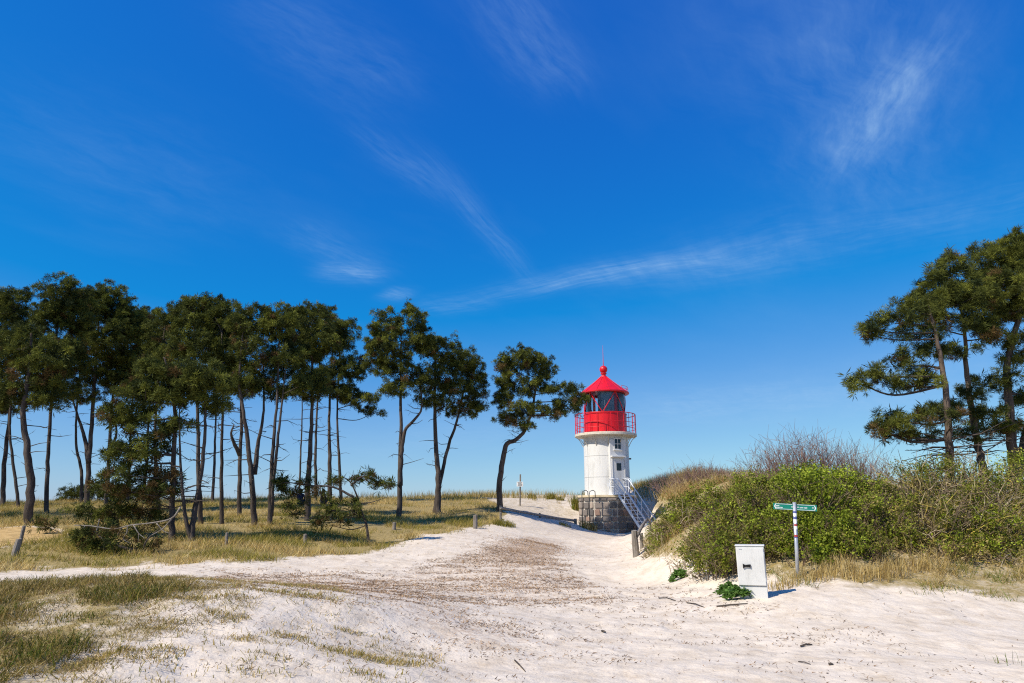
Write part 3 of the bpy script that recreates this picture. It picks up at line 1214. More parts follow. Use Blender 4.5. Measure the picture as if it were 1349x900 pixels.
# projecting bay that carries the door and the window
DA = az(20)
dn = Vector((math.cos(DA), math.sin(DA), 0))
dt = Vector((-math.sin(DA), math.cos(DA), 0))
Rz = Matrix.Rotation(DA + math.pi / 2, 3, 'Z')     # local -y -> outward, x -> along wall


def onwall(s_, out, z_):
    return dn * out + dt * s_ + Vector((0, 0, z_))


bay = MB()
bw = 1.14
bay.box(onwall(0, R_T - 0.10, (Z_PL + zl(582)) / 2 + 0.01), (bw, 0.42, zl(582) - Z_PL - 0.02), Rz)
bayo = bay.build('door_bay', M['white'], LH, bevel=0.02)
OUT = R_T - 0.10 + 0.21
# window with four panes
wz, wh, ww = (zl(580.5) + zl(595)) / 2, zl(580.5) - zl(595), 0.54
win = MB()
fw = 0.05
for sx in (-1, 1):
    win.box(onwall(sx * (ww / 2 - fw / 2), OUT + 0.012, wz), (fw, 0.05, wh), Rz)
    win.box(onwall(0, OUT + 0.012, wz + sx * (wh / 2 - fw / 2)), (ww - 2 * fw - 0.004, 0.048, fw), Rz)
win.box(onwall(0, OUT + 0.011, wz), (0.035, 0.046, wh - 2 * fw - 0.004), Rz)
for sx in (-1, 1):
    win.box(onwall(sx * (ww / 4 - fw / 4), OUT + 0.010, wz), (ww / 2 - fw - 0.02, 0.044, 0.035), Rz)
wo_ = win.build('window', M['white'], LH)
for sx in (-1, 1):
    for sz in (-1, 1):
        MB().box(onwall(sx * (ww / 4 - 0.015), OUT + 0.006, wz + sz * (wh / 4 - 0.01)), (ww / 2 - fw - 0.018, 0.02, wh / 2 - fw - 0.018), Rz).build(
            'pane', M['darkglass'], wo_)
MB().box(onwall(0, OUT + 0.04, wz - wh / 2 - 0.03), (ww + 0.1, 0.10, 0.05), Rz).build('window_sill', M['white'], wo_)
# door hood, door, its small pane
MB().box(onwall(-0.05, OUT + 0.10, zl(604)), (0.98, 0.26, 0.09), Rz).build('door_hood', M['white'], LH, bevel=0.015)
dz0, dz1 = Z_PL + 0.02, zl(607)
door = MB().box(onwall(0, OUT + 0.012, (dz0 + dz1) / 2), (0.82, 0.04, dz1 - dz0), Rz).build('door', M['white'], LH, bevel=0.01)
for sx in (-1, 1):
    MB().box(onwall(sx * 0.445, OUT + 0.02, (dz0 + dz1) / 2), (0.06, 0.07, dz1 - dz0), Rz).build('door_frame', M['white'], door)
MB().box(onwall(0.02, OUT + 0.035, zl(617)), (0.34, 0.012, 0.46), Rz).build('pane', M['darkglass'], door)
MB().box(onwall(0.30, OUT + 0.06, zl(633)), (0.12, 0.05, 0.03), Rz).build('handle', M['iron'], door)
# small lamp on the right flank
la = az(78)
MB().box((math.cos(la) * (R_T + 0.07), math.sin(la) * (R_T + 0.07), zl(605)), (0.14, 0.12, 0.10)).build('wall_lamp', M['iron'], LH, bevel=0.02)

# gallery
g = MB().lathe([(R_T - 0.02, Z_GAL - 0.12), (R_G - 0.05, Z_GAL - 0.06), (R_G, Z_GAL - 0.04), (R_G, Z_GAL + 0.10), (R_G - 0.03, Z_GAL + 0.12), (R_L - 0.1, Z_GAL + 0.12)], 72)
g.build('gallery_floor', M['cream'], LH)
for k in range(12):
    a = az(-2 + 30 * k)
    c_, s_ = math.cos(a), math.sin(a)
    mb = MB()
    pts = []
    for t in np.linspace(0, 1, 7):
        r_ = R_T + 0.02 + (R_G - R_T - 0.10) * t
        zz = Z_GAL - 0.10 - 0.62 * (1 - t) ** 1.8
        pts.append((c_ * r_, s_ * r_, zz))
    mb.tube(pts, 0.022, 6)
    mb.build('bracket', M['cream'], LH)
# railing
for k in range(28):
    a = az(360 / 28 * k + 3)
    c_, s_ = math.cos(a), math.sin(a)
    MB().tube([(c_ * (R_G - .05), s_ * (R_G - .05), Z_GAL + 0.08), (c_ * (R_G - .05), s_ * (R_G - .05), Z_LG - 0.04)], 0.024 if k % 2 == 0 else 0.014, 6).build(
        'baluster', M['red'], LH)
for zz, rr in ((Z_LG - 0.03, 0.028), (Z_GAL + 0.80, 0.018), (Z_GAL + 0.45, 0.018)):
    MB().tube([((R_G - .05) * math.cos(2 * math.pi * k / 60), (R_G - .05) * math.sin(2 * math.pi * k / 60), zz) for k in range(61)], rr, 6, cap=False).build(
        'rail', M['red'], LH)
# lantern base wall of single red sheets
for k in range(14):
    a0 = az(360 / 14 * k) + 0.006
    a1 = az(360 / 14 * (k + 1)) - 0.006
    MB().lathe([(R_L - 0.03, Z_GAL + 0.121), (R_L, Z_GAL + 0.125), (R_L, Z_LG - 0.03), (R_L - 0.03, Z_LG - 0.026)], 5, a0, a1).build('lantern_wall_sheet', M['red'], LH)
MB().lathe([(R_L - 0.031, Z_GAL + 0.12), (R_L - 0.031, Z_LG - 0.026), (0.3, Z_LG - 0.026)], 56).build('lantern_wall', M['red'], LH)
MB().lathe([(R_L - 0.12, Z_LG - 0.025), (R_L + 0.035, Z_LG - 0.025), (R_L + 0.035, Z_LG + 0.03), (R_L - 0.12, Z_LG + 0.03)], 56).build('lantern_sill', M['red'], LH)
# glazing
RGZ = R_L - 0.06
NP = 10
for k in range(NP):
    a0, a1 = az(360 / NP * k - 14), az(360 / NP * (k + 1) - 14)
    MB().lathe([(RGZ, Z_LG + 0.031), (RGZ, Z_EAVE + 0.02)], 5, a0 + 0.004, a1 - 0.004).build('pane', M['glass'], LH, smooth=True)
    for (p0, p1) in (((a0, 0), (a1, 1)),) if k % 2 == 0 else (((a0, 1), (a1, 0)),):
        pts = []
        for t in np.linspace(0, 1, 6):
            a = p0[0] + (p1[0] - p0[0]) * t
            zz = Z_LG + 0.03 + (Z_EAVE - Z_LG - 0.02) * (p0[1] + (p1[1] - p0[1]) * t)
            pts.append(((RGZ + 0.02) * math.cos(a), (RGZ + 0.02) * math.sin(a), zz))
        MB().tube(pts, 0.026, 6).build('glazing_bar', M['red'], LH)
# curtain drawn behind part of the glass, red screens, lamp pedestal
MB().lathe([(RGZ - 0.14, Z_LG + 0.035), (RGZ - 0.14, Z_EAVE + 0.01)], 24, az(-29), az(24)).build('curtain', M['screen'], LH)
MB().lathe([(RGZ - 0.10, Z_LG + 0.035), (RGZ - 0.10, Z_EAVE + 0.01)], 4, az(-46), az(-36)).build('lantern_screen', M['red'], LH)
MB().lathe([(RGZ - 0.10, Z_LG + 0.035), (RGZ - 0.10, Z_EAVE + 0.01)], 4, az(23), az(33)).build('lantern_screen', M['red'], LH)
MB().lathe([(RGZ - 0.14, Z_LG + 0.035), (RGZ - 0.14, Z_EAVE + 0.01)], 8, az(120), az(170)).build('curtain', M['screen'], LH)
MB().lathe([(0.28, Z_LG - 0.02), (0.28, Z_LG + 0.3), (0.20, Z_LG + 0.35), (0.34, Z_LG + 0.6), (0.36, Z_LG + 0.9), (0.22, Z_LG + 1.15), (0.0, Z_LG + 1.2)], 20).build(
    'lamp', M['iron'], LH, smooth=True)
# roof
RE = 33.0 * S
NR = 12
for k in range(NR):
    a0, a1 = az(360 / NR * k + 4), az(360 / NR * (k + 1) + 4)
    pr_ = [(RE - 0.02, Z_EAVE + 0.10), (RE * 0.66, Z_EAVE + 0.10 + (Z_APEX - Z_EAVE) * 0.34), (RE * 0.36, Z_EAVE + 0.1 + (Z_APEX - Z_EAVE) * 0.66), (0.20, Z_APEX + 0.03)]
    MB().lathe(pr_, 4, a0 + 0.003, a1 - 0.003).build('roof_panel', M['red'], LH, smooth=True)
    MB().tube([(r_ * math.cos(a0), r_ * math.sin(a0), z_ + 0.006) for r_, z_ in pr_], 0.022, 5).build('roof_seam', M['red'], LH)
MB().lathe([(RGZ + 0.03, Z_EAVE + 0.005), (RE, Z_EAVE - 0.005), (RE + 0.03, Z_EAVE + 0.02), (RE + 0.03, Z_EAVE + 0.09), (RE - 0.04, Z_EAVE + 0.12), (0.1, Z_EAVE + 0.13)], 64).build(
    'roof_eave', M['red'], LH)
MB().lathe([(RE * 0.95, Z_EAVE + 0.09), (RE * 0.655, Z_EAVE + 0.085 + (Z_APEX - Z_EAVE) * 0.34), (0.17, Z_APEX)], 40).build('roof_core', M['red'], LH)
zb0 = Z_APEX - 0.02
ball = [(0.24, zb0), (0.24, zb0 + 0.06), (0.15, zb0 + 0.10), (0.15, zb0 + 0.22), (0.21, zb0 + 0.24), (0.21, zb0 + 0.29), (0.13, zb0 + 0.31)]
rb = 0.27
zc_ = zb0 + 0.31 + rb * 0.9
for t in np.linspace(-1.1, 1.45, 14):
    ball.append((rb * math.cos(t), zc_ + rb * math.sin(t)))
ball.append((0.02, zc_ + rb))
MB().lathe(ball, 28).build('finial', M['red'], LH, smooth=True)
MB().tube([(0, 0, zc_ + rb - 0.02), (0, 0, zc_ + rb + 0.5), (0, 0, zl(455))], [0.028, 0.018, 0.006], 8).build('lightning_rod', M['red'], LH)
# little guard rail on the roof edge, right hand side
mb = MB()
for hh in (0.14, 0.30):
    mb.tube([((RE - 0.04) * math.cos(az(t)), (RE - 0.04) * math.sin(az(t)), Z_EAVE + 0.12 + hh) for t in np.linspace(38, 142, 16)], 0.014, 5)
for t in np.linspace(38, 142, 6):
    mb.tube([((RE - 0.04) * math.cos(az(t)), (RE - 0.04) * math.sin(az(t)), Z_EAVE + 0.10), ((RE - 0.04) * math.cos(az(t)), (RE - 0.04) * math.sin(az(t)), Z_EAVE + 0.42)],
            0.014, 5)
mb.build('roof_guard_rail', M['red'], LH)

# ------------------------------------------------------------------ entrance stairs
ST = empty('staircase', (TX, TY, TZ))
tag(ST, 'white steel staircase climbing from the sand to the lighthouse door', 'staircase')
SA = az(33)
sn = Vector((math.cos(SA), math.sin(SA), 0))
sw = Vector((-math.sin(SA), math.cos(SA), 0))
SRz = Matrix.Rotation(SA + math.pi / 2, 3, 'Z')
hw = 0.43
start = RC + 0.10                            # the landing ends here
drop = Z_PL + 0.08
run = 2.35


def sp_(s_, d_, z_):
    return sn * d_ + sw * s_ + Vector((0, 0, z_))


ctr = -0.46
MB().box(sp_(ctr, start - 0.42, Z_PL - 0.005 + 0.04), (1.0, 0.92, 0.05), SRz).build('landing', M['white_rail'], ST)
for sx in (-1, 1):
    a = sp_(ctr + sx * hw, start - 0.02, Z_PL)
    b_ = sp_(ctr + sx * hw, start + run, Z_PL - drop)
    d = b_ - a
    ang = math.atan2(d.z, Vector((d.x, d.y)).length)
    Rm = SRz @ Matrix.Rotation(ang * -1.0 * -1.0, 3, 'X').transposed()
    mb = MB()
    n0 = Vector((0, 0, 0.11))
    t_ = sw * 0.022
    mb.add([a - n0 - t_, a + n0 - t_, b_ + n0 - t_, b_ - n0 - t_, a - n0 + t_, a + n0 + t_, b_ + n0 + t_, b_ - n0 + t_],
           [(0, 1, 2, 3), (7, 6, 5, 4), (0, 4, 5, 1), (1, 5, 6, 2), (2, 6, 7, 3), (3, 7, 4, 0)])
    mb.build('stringer', M['white_rail'], ST)
    # handrail, knee rail
    up = Vector((0, 0, 1.0))
    rail = [a + up + sn * -0.75, a + up, b_ + up - d * 0.03, b_ + Vector((0, 0, 0.1))]
    mb = MB()
    mb.tube([a + Vector((0, 0, 0.0)) - sn * 0.80, a + up - sn * 0.80, a + up, b_ + up * 0.98 - d * 0.02, b_ + Vector((0, 0, 0.05)) - d * 0.0], 0.032, 8)
    mb.build('handrail', M['white_rail'], ST)
    mb = MB()
    mb.tube([a + up * 0.52 - sn * 0.80, a + up * 0.52, b_ + up * 0.52], 0.02, 6)
    mb.build('knee_rail', M['white_rail'], ST)
    for k in range(5):
        p = a + d * (k / 4.3)
        MB().tube([p, p + up], 0.022, 6).build('baluster', M['white_rail'], ST)
    for k in range(4):
        p = a - sn * 0.2 * (k + 1)
        MB().tube([p, p + up], 0.014, 5).build('baluster', M['white_rail'], ST)
NS = 12
for k in range(NS):
    t = (k + 0.5) / NS
    MB().box(sp_(ctr, start + run * t, Z_PL - drop * t + 0.02), (2 * hw - 0.05, 0.20, 0.045), SRz).build('tread', M['white_rail'], ST)
# hoops of curved bar beside the door
for s_, d0 in ((-0.62, -0.35), (0.42, -0.1)):
    mb = MB()
    c0 = sp_(ctr + s_, start + d0, Z_PL + 0.62)
    for rr in (0.45, 0.34):
        mb.tube([c0 + sn * math.cos(t) * rr + Vector((0, 0, math.sin(t) * rr)) for t in np.linspace(-0.3, math.pi + 0.3, 14)], 0.014, 5)
    mb.build('curved_guard', M['white_rail'], ST)

# steel hand hoops left of the plinth
HR = empty('steel_handrail', (TX - 36 * S, TY - 1.9, TZ))
tag(HR, 'thin grey steel pipe handrail at the left corner of the granite plinth', 'handrail')
for (u, dy) in ((766.5, 0.25), (776.0, -0.45)):
    p = P(u, 650, TY - 1.9 + dy) - Vector(HR.location)
    g0 = H(p.x + HR.location.x, p.y + HR.location.y) - HR.location.z - 0.2
    mb = MB()
    mb.tube([(p.x, p.y, g0), (p.x, p.y, p.z - 0.1), (p.x + 0.06, p.y + 0.02, p.z + 0.12), (p.x + 0.28, p.y + 0.2, p.z + 0.2), (p.x + 0.42, p.y + 0.4, p.z + 0.12), (p.x + 0.44, p.y + 0.45, p.z - 0.25)],
            0.026, 6)
    mb.build('pipe', M['iron'], HR, smooth=True)


# ------------------------------------------------------------------ cabinet, signpost, posts, rails
def cabinet():
    c = P(997, 790, 12.3)
    gz = H(c.x, c.y)
    s = px(12.3)
    wd, hg, dp = 0.50, 1.0, 0.26
    root = empty('utility_cabinet', (c.x, c.y + 0.12, gz), math.radians(-16))
    root.rotation_euler = (math.radians(1.0), math.radians(-0.6), math.radians(-20))
    root.scale = (0.93, 0.93, 0.85)
    tag(root, 'pale grey plastic utility cabinet with black lever lock standing in the sand', 'cabinet')
    MB().box((0, 0, 0.02), (wd - 0.012, dp - 0.012, 0.42)).build('base', M['cabinet'], root, bevel=0.008)
    MB().box((0, 0, 0.232 + 0.385), (wd, dp, 0.766)).build('body', M['cabinet'], root, bevel=0.012)
    d = MB().box((0, -dp / 2 - 0.012, 0.235 + 0.375), (wd - 0.03, 0.022, 0.72)).build('door', M['cabinet'], root, bevel=0.006)
    for k in range(10):
        MB().box((-0.19 + k * 0.042, -dp / 2 - 0.0232, 0.235 + 0.40), (0.006, 0.0012, 0.60)).build('rib', M['cabinet'], d)
    hd = MB()
    hd.add([(-0.165, 0, -0.035), (-0.165, 0, 0.035), (-0.12, 0, 0.015), (-0.075, 0, 0.022), (-0.03, 0, 0.026), (-0.03, 0, -0.024), (-0.075, 0, -0.014), (-0.12, 0, -0.012)] +
           [(-0.165, -0.03, -0.035), (-0.165, -0.03, 0.035), (-0.12, -0.03, 0.015), (-0.075, -0.03, 0.022), (-0.03, -0.03, 0.026), (-0.03, -0.03, -0.024), (-0.075, -0.03, -0.014), (-0.12, -0.03, -0.012)],
           [tuple(range(8)), tuple(range(15, 7, -1))] + [(k, 8 + k, 8 + (k + 1) % 8, (k + 1) % 8) for k in range(8)])
    hd.build('handle', M['black'], d, loc=(0.02, -dp / 2 - 0.022, 0.62)).scale = (1.0, 1.0, 1.25)
    for hz in (0.36, 0.86):
        MB().box((wd / 2 - 0.012, -dp / 2 - 0.027, hz), (0.016, 0.012, 0.07)).build('hinge', M['galv'], d)
    MB().box((0, 0, 1.004 + 0.008), (wd + 0.025, dp + 0.03, 0.024)).build('lid', M['cabinet'], root, bevel=0.008)
    MB().box((-0.165, -dp / 2 - 0.026, 0.945), (0.05, 0.005, 0.014)).build('badge', M['galv'], d)


cabinet()


def signpost():
    c = P(1051, 760, 13.6)
    gz = H(c.x, c.y)
    root = empty('signpost', (c.x, c.y, gz))
    tag(root, 'grey steel signpost with two green arrow boards in front of the shrubs', 'signpost')
    top = P(1046, 663.5, 13.6).z - gz
    lean = P(1046.5, 663.5, 13.6).x - c.x
    s = px(13.6)
    root.rotation_euler = (0, math.atan2(lean, top), 0)
    pole = MB().tube([(0, 0, -0.3), (0, 0, top + 0.015)], 0.034, 14).build('pole', M['galv'], root, smooth=True)
    MB().lathe([(0.036, top + 0.014), (0.036, top + 0.022), (0.0, top + 0.03)], 14).build('pole_cap', M['galv'], root)
    zc = top - 0.065
    bh = 0.118
    for sx, L in ((-1, 28 * s), (1, 29 * s)):
        x0, x1 = sx * 0.036, sx * L
        b = MB().box(((x0 + x1) / 2, -0.004, zc), (abs(x1 - x0), 0.010, bh)).build('sign_board', M['signgreen'], root)
        yb = -0.0105
        fr = MB()
        fr.box(((x0 + x1) / 2 - sx * 0.02, yb, zc + bh / 2 - 0.012), (abs(x1 - x0) - 0.06, 0.003, 0.008))
        fr.box(((x0 + x1) / 2 - sx * 0.02, yb, zc - bh / 2 + 0.012), (abs(x1 - x0) - 0.06, 0.003, 0.008))
        fr.build('border', M['signwhite'], b)
        # arrow tip
        t = sx * (L - 0.012)
        q = sx * (L - 0.055)
        ar = MB()
        pts = [(q, zc + bh / 2 - 0.009), (q + sx * 0.014, zc + bh / 2 - 0.009), (t, zc), (q + sx * 0.014, zc - bh / 2 + 0.009), (q, zc - bh / 2 + 0.009), (t - sx * 0.024, zc)]
        ar.add([(x, yb - 0.0015, z_) for x, z_ in pts] + [(x, yb + 0.001, z_) for x, z_ in pts],
               [(0, 1, 2, 5), (5, 2, 3, 4), (11, 8, 7, 6), (10, 9, 8, 11)] + [(k, 6 + k, 6 + (k + 1) % 6, (k + 1) % 6) for k in range(6)])
        ar.build('arrow', M['signwhite'], b)
        # small illegible lines of lettering
        le = MB()
        if sx < 0:
            spans = [(-0.36, -0.30, 0.012), (-0.36, -0.24, -0.02), (-0.065, -0.045, 0.0)]
        else:
            spans = [(0.05, 0.075, 0.0), (0.095, 0.165, -0.006), (0.18, 0.235, -0.006), (0.335, 0.355, 0.0)]
        for a, e, dz in spans:
            x = a
            while x < e:
                w_ = random.uniform(0.009, 0.014)
                le.box((x + w_ / 2, yb, zc + dz + random.uniform(-.002, .002)), (w_, 0.002, random.uniform(0.014, 0.022)))
                x += w_ + 0.004
        le.build('lettering', M['signwhite'], b)
    for z_, hh, m_ in ((top - 0.16, 0.035, 'bluesticker'), (top - 0.205, 0.05, 'signwhite'), (top - 0.27, 0.04, 'bluesticker'), (top - 0.33, 0.07, 'signwhite'), (top - 0.40, 0.035, 'redsticker'),
                       (top - 0.45, 0.06, 'signwhite'), (top - 0.60, 0.04, 'redsticker'), (top - 0.63, 0.02, 'bluesticker')):
        MB().lathe([(0.0352, z_ - hh / 2), (0.0352, z_ + hh / 2)], 9, az(-75 + random.uniform(-15, 15)), az(60 + random.uniform(-15, 15))).build('sticker', M[m_], pole)


signpost()


def post(label, u, v, Y, hpx, rpx=3.0, lean=(0, 0), name='wooden_post', split=False):
    c = P(u, v, Y)
    gz = H(c.x, c.y)
    s = px(Y)
    root = empty(name, (c.x, c.y, gz))
    tag(root, label, 'post', 'weathered wooden posts')
    h = hpx * s
    r = rpx * s
    pts, rr = [], []
    for i in range(7):
        t = i / 6
        pts.append((lean[0] * h * t + random.uniform(-.08, .08) * r, lean[1] * h * t, -0.25 + (h + 0.25) * t))
        rr.append(r * (1.05 - 0.12 * t + random.uniform(-.06, .06)))
    MB().tube(pts, rr, 10).build('shaft', M['post'], root)
    tp_ = Vector(pts[-1])
    mb = MB()
    n_ = 9
    mb.add([tp_ + Vector((math.cos(2 * math.pi * k / n_) * rr[-1] * .96, math.sin(2 * math.pi * k / n_) * rr[-1] * .96, 0.002)) for k in range(n_)] +
           [tp_ + Vector((random.uniform(-.3, .3) * r, random.uniform(-.3, .3) * r, 0.25 * r))], [(k, (k + 1) % n_, n_) for k in range(n_)])
    mb.build('weathered_top', M['bleached'], root)
    return root


post('short thick leaning stump post at the left edge of the wood', 17, 733, 20.5, 21, 4.0, (0.22, 0))
post('thin leaning pole close behind the leftmost stump post', 25, 716, 22.5, 26, 2.2, (0.12, 0))
post('low grey post in the turf below the forked pine stems', 298, 716, 23.5, 14, 2.2)
post('low grey post in the turf in front of the small leaning pine', 402, 707, 25, 11, 2.6)
post('pale low post beside the foot of the tall forked pine', 519, 697, 30, 9, 2.6)
post('sturdy brown post standing at the sandy edge of the turf', 626, 698, 31, 17, 3.0)
post('thin stake just in front of the bent pine beside the lighthouse path', 659.5, 684, 34, 14, 1.6)
post('thick dark gatepost on the sand at the foot of the shrub bank', 838.5, 739, 22.5, 32, 4.2, (-0.03, 0))


def rail_fence():
    a = P(659, 669, 38.5)
    b = P(757, 686, 44)
    root = empty('rail_fence', (a.x, a.y, H(a.x, a.y)))
    tag(root, 'low wooden rail fence running from the bent pine to the plinth', 'fence')
    o = Vector(root.location)
    za, zb = a.z, b.z
    m_ = a.lerp(b, 0.5) + Vector((0, 0, -0.03))
    for p, q in ((a, m_), (m_, b)):
        MB().tube([p - o, p.lerp(q, 0.5) - o + Vector((0, 0, -0.02)), q - o], [0.078, 0.072, 0.075], 8).build('rail', M['bleached'], root)
    for p, r in ((a, 0.07), (m_, 0.06), (b + Vector((0.06, 0, 0)), 0.10)):
        g = H(p.x, p.y)
        q = p - o
        MB().tube([(q.x, q.y + 0.1, min(g - o.z - 0.3, q.z - 0.7)), (q.x, q.y + 0.1, q.z + 0.12)], [r, r * 0.9], 8).build('post', M['post'], root)


rail_fence()


def rail_right():
    a = P(838, 708, 22.5)
    b = P(853, 684, 30)
    root = empty('handrail_pole', (a.x, a.y, H(a.x, a.y)))
    tag(root, 'rough wooden rail slanting from the dark gatepost up toward the stairs', 'rail')
    o = Vector(root.location)
    m_ = a.lerp(b, 0.45) + Vector((0.03, 0, 0.10))
    MB().tube([a - o, m_ - o, b - o], [0.06, 0.055, 0.05], 8).build('rail', M['post'], root, smooth=True)
    for t in (0.12, 0.95):
        p = a.lerp(b, t)
        MB().tube([(p.x - o.x + 0.12, p.y - o.y + 0.05, H(p.x, p.y) - o.z - 0.3), (p.x - o.x + 0.12, p.y - o.y + 0.05, p.z - o.z + 0.05)], 0.06, 7).build('post', M['post'], root)


rail_right()


def notice():
    p = P(685, 660, 47)
    gz = H(p.x, p.y)
    root = empty('notice_board', (p.x, p.y, gz))
    tag(root, 'small pale notice plate on a dark post at the dune crest', 'sign')
    top = P(686, 625, 47).z - gz
    MB().tube([(0, 0, -0.3), (0.03, 0, top)], [0.055, 0.05], 8).build('post', M['post'], root)
    z_ = P(685.5, 638, 47).z - gz
    b = MB().box((0.0, -0.075, z_), (0.44, 0.03, 0.32)).build('plate', M['signwhite'], root, bevel=0.01)
    mb = MB()
    for k in range(4):
        mb.box((random.uniform(-.02, .02), -0.0915, z_ + 0.10 - k * 0.062), (random.uniform(.2, .32), 0.003, 0.028))
    mb.build('lettering', M['trousers'], b)


notice()


# ------------------------------------------------------------------ two people sitting on the dune
def person(label, u, v, Y, turn, jacket, height_px):
    c = P(u, v, Y)
    gz = H(c.x, c.y)
    root = empty('person', (c.x, c.y, gz), turn)
    tag(root, label, 'person', 'people resting under the pines')
    # seated on the ground, knees drawn up, arms round the knees (local -y is forward)
    nodes = {
        'pelvis': ((0, 0, 0.14), 0.17), 'waist': ((0, 0.03, 0.34), 0.155), 'chest': ((0, -0.01, 0.56), 0.165), 'neck': ((0, -0.04, 0.72), 0.065),
        'head': ((0, -0.07, 0.83), 0.092), 'crown': ((0, -0.06, 0.92), 0.085),
        'shl': ((-0.19, -0.02, 0.64), 0.075), 'ell': ((-0.27, -0.16, 0.44), 0.055), 'wrl': ((-0.15, -0.38, 0.42), 0.04), 'hal': ((-0.06, -0.44, 0.42), 0.04),
        'shr': ((0.19, -0.02, 0.64), 0.075), 'elr': ((0.27, -0.16, 0.44), 0.055), 'wrr': ((0.15, -0.38, 0.42), 0.04), 'har': ((0.06, -0.44, 0.42), 0.04),
        'hil': ((-0.11, -0.06, 0.13), 0.11), 'knl': ((-0.13, -0.40, 0.47), 0.072), 'anl': ((-0.12, -0.56, 0.09), 0.05), 'tol': ((-0.12, -0.72, 0.05), 0.045),
        'hir': ((0.11, -0.06, 0.13), 0.11), 'knr': ((0.13, -0.40, 0.47), 0.072), 'anr': ((0.12, -0.56, 0.09), 0.05), 'tor': ((0.12, -0.72, 0.05), 0.045)}
    ed = [('pelvis', 'waist'), ('waist', 'chest'), ('chest', 'neck'), ('neck', 'head'), ('head', 'crown'), ('chest', 'shl'), ('shl', 'ell'), ('ell', 'wrl'), ('wrl', 'hal'),
          ('chest', 'shr'), ('shr', 'elr'), ('elr', 'wrr'), ('wrr', 'har'), ('pelvis', 'hil'), ('hil', 'knl'), ('knl', 'anl'), ('anl', 'tol'), ('pelvis', 'hir'), ('hir', 'knr'),
          ('knr', 'anr'), ('anr', 'tor')]
    names = list(nodes)
    me = bpy.data.meshes.new('body')
    me.from_pydata([nodes[k][0] for k in names], [(names.index(a), names.index(b)) for a, b in ed], [])
    o = bpy.data.objects.new('body', me)
    link(o, root)
    o.modifiers.new('skin', 'SKIN')
    if not me.skin_vertices:
        bpy.context.view_layer.objects.active = o
    sub = o.modifiers.new('sub', 'SUBSURF')
    sub.levels = sub.render_levels = 1
    for i, k in enumerate(names):
        sv = me.skin_vertices[0].data[i]
        sv.radius = (nodes[k][1], nodes[k][1])
        sv.use_root = (k == 'pelvis')
    dg = bpy.context.evaluated_depsgraph_get()
    em = bpy.data.meshes.new_from_object(o.evaluated_get(dg))
    em.name = 'body'
    o.modifiers.clear()
    o.data = em
    em.materials.clear()
    for k in (jacket, 'trousers', 'skin'):
        em.materials.append(M[k])
    for p_ in em.polygons:
        q = p_.center
        p_.use_smooth = True
        if q.z > 0.74 or (q.y < -0.40 and 0.36 < q.z < 0.47 and abs(q.x) < 0.09):
            p_.material_index = 2
        elif q.z < 0.24 or (q.y < -0.22 and abs(q.x) < 0.2 and q.z < 0.55):
            p_.material_index = 1
        else:
            p_.material_index = 0
    # hair and face
    MB().lathe([(0.0, 0.125), (0.06, 0.112), (0.095, 0.07), (0.108, 0.01), (0.10, -0.05), (0.08, -0.09)], 14, math.radians(-20), math.radians(200), (0, -0.062, 0.875)).build('hair', M['hair'], root, smooth=True)
    MB().add([(-0.014, -0.155, 0.84), (0.014, -0.155, 0.84), (0, -0.178, 0.838), (0, -0.155, 0.88)], [(0, 2, 3), (2, 1, 3), (0, 1, 2)]).build('nose', M['skin'], root)
    for sx in (-1, 1):
        MB().box((sx * 0.035, -0.158, 0.875), (0.022, 0.012, 0.012)).build('eye', M['black'], root)
    MB().box((0, -0.158, 0.81), (0.045, 0.01, 0.01)).build('mouth', M['redsticker'], root)
    return root


person('person in a dark navy jacket sitting left of the thick middle pine stems', 394.5, 665, 40.5, math.radians(165), 'navy', 20)
person('person in dark clothes sitting between two pine stems, turned sideways', 424, 663, 40.5, math.radians(115), 'navy', 20)

# ------------------------------------------------------------------ pines of the wood
G = 'pines of the wood on the dune'
pine('pine cut by the left picture edge with a straight upright stem', 40, [[(4, 662), (2, 600), (6, 530), (2, 440), (0, 400)]],
     [(-12, 425, 30, 35), (8, 470, 28, 30), (-22, 510, 35, 20), (2, 400, 20, 18), (-5, 532, 32, 13)], 0.15, group=G)
pine('thin curved pine second from the left picture edge', 38, [[(24, 671), (18, 610), (14, 560), (18, 480), (22, 410)]],
     [(20, 402, 22, 26), (15, 455, 30, 26), (38, 430, 16, 22)], 0.10, group=G)
pine('thick pine with a pale torn foot behind the left stump posts', 28, [[(37, 692), (44, 640), (42, 590), (38, 545), (46, 480), (45, 440)]],
     [(45, 500, 38, 26), (22, 525, 36, 18), (68, 475, 26, 26), (35, 450, 30, 24), (62, 528, 22, 12)], 0.19, group=G, brown=0.16)
pine('pine leaning right near the left edge with the highest treetop', 34, [[(61, 676), (66, 620), (72, 550), (78, 470), (80, 400)]],
     [(80, 392, 28, 28), (94, 420, 30, 28), (64, 415, 20, 26), (72, 460, 30, 22), (100, 395, 18, 16), (70, 505, 34, 18), (92, 470, 26, 18)], 0.12, group=G)
pine('slim pine with a bent stem between two thicker stems', 42, [[(107, 661), (105, 620), (97, 590), (96, 550), (102, 480), (105, 420)]],
     [(105, 412, 24, 28), (112, 455, 25, 22)], 0.11, group=G)
pine('tall thick straight pine right of the slim bent one', 40, [[(114, 662), (117, 600), (122, 520), (126, 460), (130, 410)], [(117, 610), (108, 575), (98, 545), (92, 520)]],
     [(126, 402, 26, 26), (150, 402, 26, 27), (140, 445, 34, 26), (112, 495, 25, 18), (165, 425, 20, 20), (142, 488, 32, 16), (105, 522, 24, 10)], 0.17, group=G, dead=14)
